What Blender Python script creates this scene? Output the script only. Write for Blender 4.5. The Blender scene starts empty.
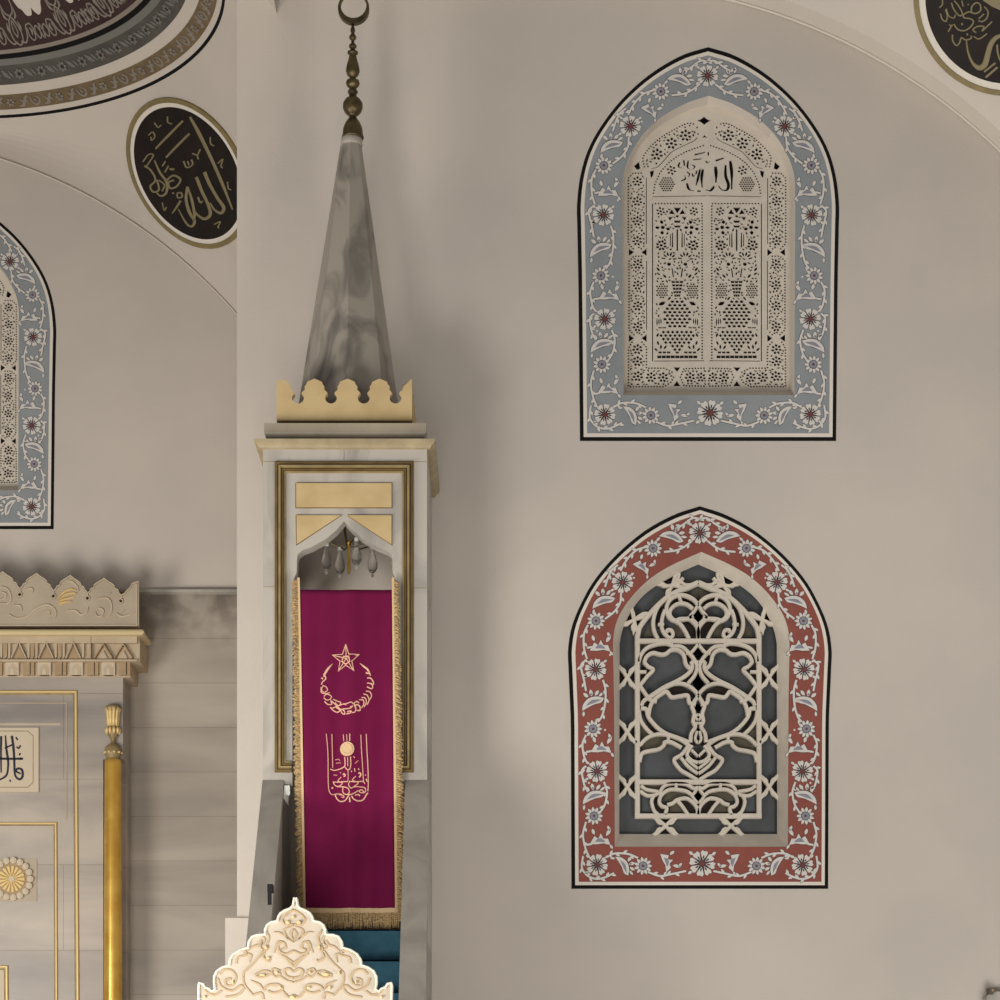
import bpy, bmesh, math, random
from mathutils import Vector, Matrix
from mathutils.bvhtree import BVHTree
from mathutils.geometry import intersect_line_line_2d

# ------------------------------------------------------------------ camera
F, HY, CX, EYE = 2409.0, 1170.0, 500.0, 1.6      # focal length in pixels, horizon row, centre column, eye height
SC = bpy.context.scene
COL = SC.collection
cam_d = bpy.data.cameras.new('camera')
cam_d.sensor_width = 36; cam_d.lens = 36*F/1000; cam_d.shift_y = (HY-500)/1000
cam = bpy.data.objects.new('camera', cam_d); COL.objects.link(cam)
cam.location = (0, 0, EYE); cam.rotation_euler = (math.pi/2, 0, 0)
SC.camera = cam
cam_d.clip_end = 200
# ------------------------------------------------------------------ light
SC.view_settings.view_transform = 'Standard'; SC.view_settings.look = 'None'
SC.view_settings.gamma = 1; SC.view_settings.use_curve_mapping = False
SC.view_settings.exposure = 0.0
wd = bpy.data.worlds.new('world'); SC.world = wd; wd.use_nodes = True
wd.node_tree.nodes['Background'].inputs[0].default_value = (0.95, 0.93, 0.92, 1)
wd.node_tree.nodes['Background'].inputs[1].default_value = 0.22
def lamp(name, loc, power, size, col):
    l = bpy.data.lights.new(name, 'POINT'); l.energy = power; l.shadow_soft_size = size; l.color = col
    o = bpy.data.objects.new(name, l); COL.objects.link(o); o.location = loc
    return o
# the hall's hanging chandeliers, in front of the wall, and an added fill lamp at the right
lamp('chandelier_and_fill_light', (-3.2, 8.2, 1.3), 950, 1.0, (1.0, 0.98, 0.94))
lamp('chandelier_and_fill_light', (-0.7, 4.0, 1.0), 560, 1.2, (1.0, 0.98, 0.935))
lamp('chandelier_and_fill_light', (3.2, 9.4, 0.9), 760, 1.2, (1.0, 0.98, 0.935))  # fill lamp added to brighten the right side of the wall
lamp('chandelier_and_fill_light', (-5.6, 12.2, 2.5), 820, 1.0, (1.0, 0.96, 0.90))

# ------------------------------------------------------------------ helpers
def lin(c):
    c /= 255.0
    return c/12.92 if c <= 0.04045 else ((c+0.055)/1.055)**2.4
def rgb(r, g, b): return (lin(r), lin(g), lin(b), 1)
MATS = {}
def mat(name, col, rough=0.6, metal=0.0, col2=None, scale=3.0, detail=4, bump=0.0, bscale=40, lo=0.35, hi=0.65, stretch=(1, 1, 1), spec=0.4, dist=0.0):
    m = bpy.data.materials.new(name); m.use_nodes = True
    nt = m.node_tree; b = nt.nodes['Principled BSDF']
    b.inputs['Base Color'].default_value = col; b.inputs['Roughness'].default_value = rough
    b.inputs['Metallic'].default_value = metal; b.inputs['Specular IOR Level'].default_value = spec
    tc = nt.nodes.new('ShaderNodeTexCoord')
    if col2:
        mp = nt.nodes.new('ShaderNodeMapping'); mp.inputs['Scale'].default_value = stretch
        nt.links.new(tc.outputs['Object'], mp.inputs[0])
        n = nt.nodes.new('ShaderNodeTexNoise'); n.inputs['Scale'].default_value = scale; n.inputs['Detail'].default_value = detail
        n.inputs['Distortion'].default_value = dist
        nt.links.new(mp.outputs[0], n.inputs['Vector'])
        r = nt.nodes.new('ShaderNodeValToRGB'); r.color_ramp.elements[0].position = lo; r.color_ramp.elements[1].position = hi
        r.color_ramp.elements[0].color = col; r.color_ramp.elements[1].color = col2
        nt.links.new(n.outputs['Fac'], r.inputs[0]); nt.links.new(r.outputs[0], b.inputs['Base Color'])
    if bump:
        n2 = nt.nodes.new('ShaderNodeTexNoise'); n2.inputs['Scale'].default_value = bscale; n2.inputs['Detail'].default_value = 3
        nt.links.new(tc.outputs['Object'], n2.inputs['Vector'])
        bp = nt.nodes.new('ShaderNodeBump'); bp.inputs['Strength'].default_value = bump; bp.inputs['Distance'].default_value = 0.01
        nt.links.new(n2.outputs['Fac'], bp.inputs['Height']); nt.links.new(bp.outputs[0], b.inputs['Normal'])
    MATS[name] = m
    return m

def slab_mat(name, col, col2, mortar, bw, bh, stain=None, off=(0, 0)):
    """grey marble laid in courses: a brick texture for the joints, noise for the veins"""
    m = mat(name, col, 0.35, 0, col2, 1.6, 6, stretch=(0.35, 1, 1.6), lo=0.3, hi=0.7, dist=0.6)
    nt = m.node_tree; b = nt.nodes['Principled BSDF']
    ramp = [n for n in nt.nodes if n.type == 'VALTORGB'][0]
    tc = [n for n in nt.nodes if n.type == 'TEX_COORD'][0]
    sp = nt.nodes.new('ShaderNodeSeparateXYZ'); nt.links.new(tc.outputs['Object'], sp.inputs[0])
    cb = nt.nodes.new('ShaderNodeCombineXYZ')
    a1 = nt.nodes.new('ShaderNodeMath'); a1.operation = 'ADD'; a1.inputs[1].default_value = off[0]
    a2 = nt.nodes.new('ShaderNodeMath'); a2.operation = 'ADD'; a2.inputs[1].default_value = off[1]
    nt.links.new(sp.outputs['X'], a1.inputs[0]); nt.links.new(sp.outputs['Z'], a2.inputs[0])
    nt.links.new(a1.outputs[0], cb.inputs[0]); nt.links.new(a2.outputs[0], cb.inputs[1])
    br = nt.nodes.new('ShaderNodeTexBrick'); br.inputs['Scale'].default_value = 1
    br.inputs['Brick Width'].default_value = bw; br.inputs['Row Height'].default_value = bh
    br.inputs['Mortar Size'].default_value = 0.004; br.inputs['Mortar Smooth'].default_value = 0.3
    br.inputs['Color1'].default_value = (1, 1, 1, 1); br.inputs['Color2'].default_value = (0.94, 0.94, 0.945, 1)
    br.inputs['Mortar'].default_value = mortar
    nt.links.new(cb.outputs[0], br.inputs['Vector'])
    mx = nt.nodes.new('ShaderNodeMix'); mx.data_type = 'RGBA'; mx.blend_type = 'MULTIPLY'; mx.inputs[0].default_value = 1
    nt.links.new(ramp.outputs[0], mx.inputs[6]); nt.links.new(br.outputs['Color'], mx.inputs[7])
    last = mx.outputs[2]
    if stain:                                           # old damp stain along the topmost course
        z0, z1, scol = stain
        mr = nt.nodes.new('ShaderNodeMapRange'); mr.inputs[1].default_value = z0; mr.inputs[2].default_value = z1
        nt.links.new(sp.outputs['Z'], mr.inputs[0])
        n = nt.nodes.new('ShaderNodeTexNoise'); n.inputs['Scale'].default_value = 6; n.inputs['Detail'].default_value = 8
        nt.links.new(tc.outputs['Object'], n.inputs['Vector'])
        mu = nt.nodes.new('ShaderNodeMath'); mu.operation = 'MULTIPLY'
        r2 = nt.nodes.new('ShaderNodeMapRange'); r2.inputs[1].default_value = 0.38; r2.inputs[2].default_value = 0.6
        nt.links.new(n.outputs['Fac'], r2.inputs[0])
        nt.links.new(mr.outputs[0], mu.inputs[0]); nt.links.new(r2.outputs[0], mu.inputs[1])
        m3 = nt.nodes.new('ShaderNodeMix'); m3.data_type = 'RGBA'; m3.blend_type = 'MULTIPLY'
        nt.links.new(mu.outputs[0], m3.inputs[0]); nt.links.new(last, m3.inputs[6]); m3.inputs[7].default_value = scol
        last = m3.outputs[2]
    nt.links.new(last, b.inputs['Base Color'])
    return m

def W(px, py, d): return Vector(((px-CX)*d/F, d, EYE+(HY-py)*d/F))
def X(px, d): return (px-CX)*d/F
def Z(py, d): return EYE+(HY-py)*d/F
def plane(d):
    """(u, v, h): pixel u, v on the upright plane at depth d, h metres out of it towards the hall"""
    return lambda u, v, h: Vector(((u-CX)*d/F, d-h, EYE+(HY-v)*d/F))

def catmull(pts, n=5, closed=False):
    pts = [Vector(p) for p in pts]
    if len(pts) < 3: return pts
    out = []; N = len(pts)
    for i in range(N if closed else N-1):
        p1, p2 = pts[i], pts[(i+1) % N]
        p0 = pts[i-1] if (i > 0 or closed) else p1*2-p2
        p3 = pts[(i+2) % N] if (i+2 < N or closed) else p2*2-p1
        for k in range(n):
            t = k/n
            out.append(0.5*((2*p1)+(p2-p0)*t+(2*p0-5*p1+4*p2-p3)*t*t+(3*p1-p0-3*p2+p3)*t**3))
    if not closed: out.append(pts[-1])
    return out

def offset_path(pts, o):
    pts = [Vector((p[0], p[1])) for p in pts]; out = []
    for i, p in enumerate(pts):
        a = pts[max(i-1, 0)]; b = pts[min(i+1, len(pts)-1)]
        t0 = p-a; t1 = b-p
        t0 = t0.normalized() if t0.length > 1e-9 else (t1.normalized() if t1.length > 1e-9 else Vector((1, 0))); t1 = t1.normalized() if t1.length > 1e-9 else t0
        t = t0+t1; t = t.normalized() if t.length > 1e-3 else t1
        out.append(p+Vector((-t.y, t.x))*(o*min(1/max(t.dot(t1), .5), 1.6)))
    return out

class MB:
    def __init__(s): s.v = []; s.f = []; s.mi = []; s.mats = []
    def m(s, name):
        if name not in s.mats: s.mats.append(name)
        return s.mats.index(name)
    def add(s, vs, fs, mn):
        b = len(s.v); s.v += [tuple(v) for v in vs]; k = s.m(mn)
        for f in fs: s.f.append(tuple(b+i for i in f)); s.mi.append(k)
    def box(s, x0, x1, y0, y1, z0, z1, mn):
        vs = [(x, y, z) for x in (x0, x1) for y in (y0, y1) for z in (z0, z1)]
        s.add(vs, [(0, 1, 3, 2), (4, 6, 7, 5), (0, 4, 5, 1), (2, 3, 7, 6), (0, 2, 6, 4), (1, 5, 7, 3)], mn)
    def prism(s, pts, mf, h0, h1, mn, side=None, back=False):
        n = len(pts)
        s.add([mf(p[0], p[1], h1) for p in pts], [tuple(range(n))], mn)
        vs = [mf(p[0], p[1], h1) for p in pts]+[mf(p[0], p[1], h0) for p in pts]
        s.add(vs, [(i, (i+1) % n, n+(i+1) % n, n+i) for i in range(n)], side or mn)
        if back: s.add([mf(p[0], p[1], h0) for p in pts], [tuple(reversed(range(n)))], mn)
    def stroke(s, pts, w, mf, h0, h1, mn, closed=False, ch=0.25, taper=None):
        """a raised ribbon with bevelled edges along a 2-D path; w is its width, or a list of widths"""
        pts = [Vector((p[0], p[1])) for p in pts]; n = len(pts)
        if n < 2: return
        vs = []
        for i, p in enumerate(pts):
            a = pts[(i-1) % n] if (closed or i > 0) else p
            b = pts[(i+1) % n] if (closed or i < n-1) else p
            t0 = p-a; t1 = b-p
            t0 = t0.normalized() if t0.length > 1e-9 else None; t1 = t1.normalized() if t1.length > 1e-9 else None
            if t0 is None: t0 = t1 or Vector((1, 0))
            if t1 is None: t1 = t0
            t = t0+t1
            t = t.normalized() if t.length > 1e-3 else t1
            nn = Vector((-t.y, t.x))*min(1/max(t.dot(t1), .5), 1.6)
            if isinstance(w, (list, tuple)):
                q = i/(n-1)*(len(w)-1); j = min(int(q), len(w)-2); ww = w[j]*(1-(q-j))+w[j+1]*(q-j)
            else: ww = w
            hm = h0+(h1-h0)*0.6
            for o, h in ((-.5, h0), (-.5, hm), (-.5+ch, h1), (.5-ch, h1), (.5, hm), (.5, h0)):
                q = p+nn*(o*ww); vs.append(mf(q.x, q.y, h))
        fs = []
        for i in range(n if closed else n-1):
            a = i*6; b = ((i+1) % n)*6
            for k in range(5): fs.append((a+k, a+k+1, b+k+1, b+k))
        if not closed:
            fs.append(tuple(range(6))); fs.append(tuple((n-1)*6+k for k in reversed(range(6))))
        s.add(vs, fs, mn)
    def strip(s, A, B, mn, closed=True):
        n = len(A)
        s.add(list(A)+list(B), [(i, (i+1) % n, n+(i+1) % n, n+i) for i in range(n if closed else n-1)], mn)
    def lathe(s, prof, c, mn, n=20, cap=True):
        """prof: (radius, z) pairs around the upright axis through c"""
        vs = []
        for r, z in prof:
            for k in range(n):
                a = 2*math.pi*k/n; vs.append((c[0]+r*math.cos(a), c[1]+r*math.sin(a), z))
        fs = [(i*n+k, i*n+(k+1) % n, (i+1)*n+(k+1) % n, (i+1)*n+k) for i in range(len(prof)-1) for k in range(n)]
        if cap: fs += [tuple(range(n)), tuple((len(prof)-1)*n+k for k in range(n))]
        s.add(vs, fs, mn)
    def tube(s, path, r, mn, n=8):
        path = [Vector(p) for p in path]; vs = []; N = len(path)
        for i, p in enumerate(path):
            t = (path[min(i+1, N-1)]-path[max(i-1, 0)]).normalized()
            u = t.cross(Vector((0.31, 0.2, 0.93))); u = u.normalized() if u.length > .05 else t.cross(Vector((1, 0, 0))).normalized()
            w = t.cross(u); rr = r[i] if isinstance(r, (list, tuple)) else r
            for k in range(n):
                a = 2*math.pi*k/n; vs.append(p+u*(math.cos(a)*rr)+w*(math.sin(a)*rr))
        fs = [(i*n+k, i*n+(k+1) % n, (i+1)*n+(k+1) % n, (i+1)*n+k) for i in range(N-1) for k in range(n)]
        fs += [tuple(range(n)), tuple((N-1)*n+k for k in range(n))]
        s.add(vs, fs, mn)
    def levels(s, rows, mn):
        """stacked rectangles (x0, x1, y0, y1, z): a moulding that runs round a block"""
        vs = []
        for x0, x1, y0, y1, z in rows: vs += [(x0, y0, z), (x1, y0, z), (x1, y1, z), (x0, y1, z)]
        n = len(rows)
        fs = [(i*4+k, i*4+(k+1) % 4, (i+1)*4+(k+1) % 4, (i+1)*4+k) for i in range(n-1) for k in range(4)]
        fs += [(0, 1, 2, 3), tuple((n-1)*4+k for k in range(4))]
        s.add(vs, fs, mn)
    def build(s, name, parent=None, smooth=False, origin=None, normals=True):
        me = bpy.data.meshes.new(name)
        o0 = Vector(origin) if origin is not None else Vector((0, 0, 0))
        me.from_pydata([tuple(Vector(v)-o0) for v in s.v], [], s.f)
        for mn in s.mats: me.materials.append(MATS[mn])
        for p, k in zip(me.polygons, s.mi): p.material_index = k; p.use_smooth = smooth
        if normals:
            bm = bmesh.new(); bm.from_mesh(me); bmesh.ops.recalc_face_normals(bm, faces=bm.faces); bm.to_mesh(me); bm.free()
        me.update()
        o = bpy.data.objects.new(name, me); COL.objects.link(o)
        if parent is not None:
            o.parent = parent; o.location = o0-Vector(parent.location) if origin is not None else -Vector(parent.location)
            if origin is None and parent.parent is not None: o.location = (0, 0, 0)
        else: o.location = o0
        return o

def tag(o, label=None, cat=None, group=None, kind=None):
    for k, v in (('label', label), ('category', cat), ('group', group), ('kind', kind)):
        if v: o[k] = v
    return o
def empty(name, loc, label=None, cat=None, group=None, kind=None):
    o = bpy.data.objects.new(name, None); COL.objects.link(o); o.location = loc; o.empty_display_size = .1
    return tag(o, label, cat, group, kind)
def copy_tree(o, parent=None):
    c = o.copy(); COL.objects.link(c); c.parent = parent
    for ch in list(o.children): copy_tree(ch, c)
    return c

def plate(name, polys, d0, d1, mn, parent=None, origin=None):
    """an upright sheet pierced by holes: polys are world (x, z) outlines, the first the rim; solid from depth d0 to d1"""
    cu = bpy.data.curves.new('tmp', 'CURVE'); cu.dimensions = '2D'; cu.fill_mode = 'BOTH'; cu.extrude = (d1-d0)/2
    for P in polys:
        sp = cu.splines.new('POLY'); sp.points.add(len(P)-1); sp.use_cyclic_u = True
        for i, p in enumerate(P): sp.points[i].co = (p[0], p[1], 0, 1)
    t = bpy.data.objects.new('tmp', cu); COL.objects.link(t)
    dg = bpy.context.evaluated_depsgraph_get(); dg.update()
    me = bpy.data.meshes.new_from_object(t.evaluated_get(dg))
    bpy.data.objects.remove(t); bpy.data.curves.remove(cu)
    o0 = Vector(origin) if origin is not None else Vector((0, 0, 0))
    me.transform(Matrix(((1, 0, 0, -o0.x), (0, 0, -1, (d0+d1)/2-o0.y), (0, 1, 0, -o0.z), (0, 0, 0, 1))))
    me.name = name; me.materials.clear(); me.materials.append(MATS[mn])
    for p in me.polygons: p.use_smooth = False
    o = bpy.data.objects.new(name, me); COL.objects.link(o)
    if parent is not None:
        o.parent = parent; o.location = o0-Vector(parent.location)
    else: o.location = o0
    return o

# ------------------------------------------------------------------ materials
mat('plaster', rgb(206, 196, 185), 0.9, 0, rgb(199, 190, 180), 1.3, 5, bump=0.10, bscale=60, spec=.1)
mat('plaster_vault', rgb(207, 197, 186), 0.9, 0, rgb(200, 191, 181), 1.0, 5, bump=0.08, bscale=50, spec=.1)
mat('plaster_light', rgb(212, 204, 192), 0.85, 0, spec=.1)
mat('grille_plaster', rgb(214, 204, 190), 0.85, 0, rgb(206, 196, 182), 9, 3, spec=.1)
mat('line_black', rgb(26, 24, 24), 0.8, spec=.1)
mat('line_white', rgb(226, 217, 205), 0.8, spec=.1)
mat('band_blue', rgb(150, 154, 156), 0.85, 0, rgb(141, 146, 149), 5, 4, spec=.1)
mat('band_red', rgb(148, 86, 76), 0.85, 0, rgb(140, 81, 72), 6, 4, spec=.1)
mat('ink_outline', rgb(74, 66, 70), 0.85, spec=.1)
mat('petal_white', rgb(216, 210, 203), 0.8, spec=.1)
mat('petal_grey', rgb(142, 142, 152), 0.8, spec=.1)
mat('petal_maroon', rgb(112, 70, 68), 0.8, spec=.1)
mat('glass_grey', rgb(88, 90, 93), 0.25, 0, rgb(78, 79, 80), 5, 4, spec=.4)
mat('glass_brown', rgb(46, 34, 28), 0.25, spec=.4)
mat('glass_olive', rgb(92, 86, 72), 0.25, spec=.4)
mat('glass_dark', rgb(34, 29, 26), 0.5, 0, rgb(46, 42, 38), 6, 3, spec=.3)
mat('marble_white', rgb(180, 173, 163), 0.45, 0, rgb(142, 137, 130), 3.2, 8, lo=.45, hi=.70, stretch=(1, 1, .5), dist=1.2)
mat('marble_grey', rgb(162, 154, 144), 0.5, 0, rgb(138, 131, 122), 3.0, 7, lo=.38, hi=.70, stretch=(1, 1, .6), dist=1.4)
mat('marble_tan', rgb(168, 155, 134), 0.5, 0, rgb(150, 139, 122), 4, 6, stretch=(1, 1, .6))
mat('gilt_pale', rgb(208, 188, 146), 0.45, 0.1)
mat('dark_carving', rgb(98, 84, 70), 0.6)
mat('gilt_stone', rgb(166, 150, 118), 0.55, 0.0, rgb(146, 131, 102), 9, 4)
mat('marble_spire', rgb(158, 149, 137), 0.55, 0, rgb(112, 106, 98), 2.4, 7, lo=.46, hi=.66, stretch=(1.6, 1.6, .7), dist=1.6)
mat('stone_gold', rgb(196, 172, 128), 0.8, 0, rgb(184, 159, 115), 6, 4, spec=.2)
mat('gilt_dull', rgb(160, 140, 98), 0.5, 0.2, rgb(138, 120, 84), 12, 4)
mat('gilt_dark', rgb(104, 84, 50), 0.5, 0.3, rgb(124, 101, 62), 9, 3)
mat('gold_bright', rgb(228, 186, 90), 0.27, 0.55, rgb(206, 160, 66), 7, 3, spec=.6)
mat('gold_paint', rgb(224, 196, 136), 0.45, 0.15)
mat('gold_boss', rgb(206, 184, 136), 0.4, 0.1)
mat('brass_old', rgb(104, 90, 60), 0.42, 0.7, rgb(74, 63, 43), 20, 4)
mat('velvet', rgb(102, 15, 57), 0.9, 0, rgb(108, 18, 61), 4, 4, bump=.1, bscale=200, spec=.15)
mat('embroidery', rgb(226, 178, 150), 0.5, 0.2)
mat('fringe_gold', rgb(192, 162, 116), 0.8, 0, rgb(128, 104, 70), 60, 2, stretch=(1, 1, 3), bump=.5, bscale=150)
mat('fringe_edge', rgb(204, 174, 132), 0.7)
mat('carpet_teal', rgb(58, 96, 112), 0.95, 0, rgb(52, 88, 104), 20, 3, bump=.2, bscale=300, spec=.05)
mat('crest_cream', rgb(184, 172, 156), 0.55, 0, rgb(179, 166, 148), 7, 3, spec=.3)
mat('crest_relief', rgb(168, 147, 118), 0.55, spec=.3)  # tan shading of the carving put into the relief's own colour
mat('crest_rim', rgb(212, 206, 192), 0.5, spec=.3)
mat('muqarnas', rgb(194, 176, 150), 0.6, 0, rgb(184, 165, 139), 8, 3, spec=.2)
mat('muqarnas_dark', rgb(176, 152, 120), 0.6, 0, rgb(164, 141, 110), 8, 3, spec=.2)  # darker tan stone for niches, blocks and the rosette ground
mat('mihrab_stone', rgb(184, 169, 147), 0.5, 0, rgb(172, 158, 138), 4, 4, spec=.3)
mat('plaque_cream', rgb(200, 185, 162), 0.55, spec=.2)
mat('ink_blue', rgb(46, 44, 58), 0.6, spec=.2)
mat('roundel_black', rgb(34, 28, 26), 0.55, 0, rgb(40, 33, 28), 8, 3, spec=.15)
mat('roundel_gold', rgb(140, 124, 84), 0.6, 0.1, rgb(126, 112, 76), 12, 3)
mat('script_gold', rgb(134, 122, 92), 0.6, 0.1)
mat('dome_maroon', rgb(62, 46, 46), 0.8, 0, rgb(70, 54, 52), 6, 4, spec=.1)
mat('dome_grey', rgb(94, 90, 83), 0.8, 0, rgb(82, 79, 74), 5, 4, spec=.1)
mat('dome_brown', rgb(126, 108, 82), 0.8, 0, rgb(112, 97, 75), 7, 4, spec=.1)
mat('dome_vine', rgb(142, 132, 122), 0.8, spec=.1)
mat('dome_floret', rgb(120, 118, 112), 0.8, spec=.1)
mat('iron_black', rgb(28, 27, 27), 0.5, 0.5)
mat('glass_white', rgb(235, 235, 230), 0.2)
mat('carpet_floor', rgb(128, 120, 108), 0.95, 0, rgb(114, 108, 98), 3, 4, spec=.05)
slab_mat('marble_courses', rgb(188, 177, 163), rgb(152, 143, 132), (0.78, 0.75, 0.72, 1), 2.6, 0.339, (5.55, 5.95, (0.50, 0.47, 0.45, 1)), (0.3, 0.114))
slab_mat('mihrab_marble', rgb(190, 178, 164), rgb(138, 131, 126), (0.75, 0.71, 0.66, 1), 1.1, 0.64, None, (0.2, 0.28))
def clear_glass():
    m = bpy.data.materials.new('lamp_glass'); m.use_nodes = True; b = m.node_tree.nodes['Principled BSDF']
    b.inputs['Base Color'].default_value = (.95, .95, .93, 1); b.inputs['Roughness'].default_value = .03
    b.inputs['Transmission Weight'].default_value = .95; b.inputs['IOR'].default_value = 1.25
    MATS['lamp_glass'] = m
clear_glass()

DW, DB, DK, DM, DC = 15.65, 18.4, 14.6, 18.0, 11.0     # depths: right wall, bay wall, pulpit kiosk front, mihrab front, pulpit gate
KW = DW/F

# ------------------------------------------------------------------ windows: outlines (pixels on the wall plane, mirrored about an axis)
def densify(P, n):
    P = [Vector((p[0], p[1])) for p in P]
    L = [0]
    for a, b in zip(P, P[1:]): L.append(L[-1]+(b-a).length)
    out = []
    for i in range(n+1):
        s = L[-1]*i/n; j = 0
        while j < len(L)-2 and L[j+1] < s: j += 1
        t = (s-L[j])/max(L[j+1]-L[j], 1e-9); out.append(P[j].lerp(P[j+1], t))
    return out
def arch_loop(arch, side, cx, nb=12):
    """arch: (half width, y) from apex to spring; side: (hw, y) from spring to bottom corner. A closed loop with a fixed number of points"""
    a = catmull([(-p[0], p[1]) for p in arch], 6); a = densify(a, 30); s = densify([(-p[0], p[1]) for p in side], 14)
    left = a+s[1:]                                   # apex ... bottom left
    b = densify([(left[-1].x, left[-1].y), (-left[-1].x, left[-1].y)], nb)[1:-1]
    right = [Vector((-p.x, p.y)) for p in reversed(left)]
    loop = left+b+right[:-1]
    return [Vector((p.x+cx, p.y)) for p in loop]
RED_OUT = ([(0, 506.3), (26, 515), (55, 531), (83, 554.5), (105.5, 580.5), (120, 606.5), (128.3, 628), (131.8, 650), (131.3, 668)], [(131.3, 668), (129, 720), (128.3, 888.8)])
RED_IN = ([(0, 552), (27.5, 564.2), (48, 576.3), (64.5, 591), (78.5, 609), (85.5, 624.4), (88, 640), (88, 660)], [(88, 660), (87.2, 700), (86.5, 846.8)])
BLUE_OUT = ([(0, 47.4), (27, 56), (58, 74.5), (85.5, 99), (107, 126.5), (120.5, 151.5), (128, 178), (131, 205), (130.8, 222)], [(130.8, 222), (129.6, 280), (128, 441)])
BLUE_IN = ([(0, 95.8), (24, 104), (49, 118.5), (67, 136), (79.5, 157), (85.5, 176), (86.5, 196), (86.5, 210)], [(86.5, 210), (86.2, 260), (85.6, 395.2)])

# ------------------------------------------------------------------ painted flower border
def T(cx, cy, ang=0, sc=1, flip=1):
    c, s = math.cos(ang), math.sin(ang)
    return lambda p: (cx+(p[0]*flip*c-p[1]*s)*sc, cy+(p[0]*flip*s+p[1]*c)*sc)
def inflate(P, g):
    n = len(P); cx = sum(p[0] for p in P)/n; cy = sum(p[1] for p in P)/n; out = []
    for p in P:
        d = math.hypot(p[0]-cx, p[1]-cy) or 1; out.append((cx+(p[0]-cx)*(1+g/d), cy+(p[1]-cy)*(1+g/d)))
    return out
def leafp(x, y, L, w, a, n=5):
    c, s = math.cos(a), math.sin(a); P = []
    for i in range(n+1):
        t = i/n; P.append((t*L, w*math.sin(math.pi*t)**.8*.5))
    for i in range(n-1, 0, -1):
        t = i/n; P.append((t*L, -w*math.sin(math.pi*t)**.8*.5))
    return [(x+p[0]*c-p[1]*s, y+p[0]*s+p[1]*c) for p in P]
def circ(x, y, r, n=10, a0=0, ry=None): return [(x+r*math.cos(a0+2*math.pi*i/n), y+(ry or r)*math.sin(a0+2*math.pi*i/n)) for i in range(n)]

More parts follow.
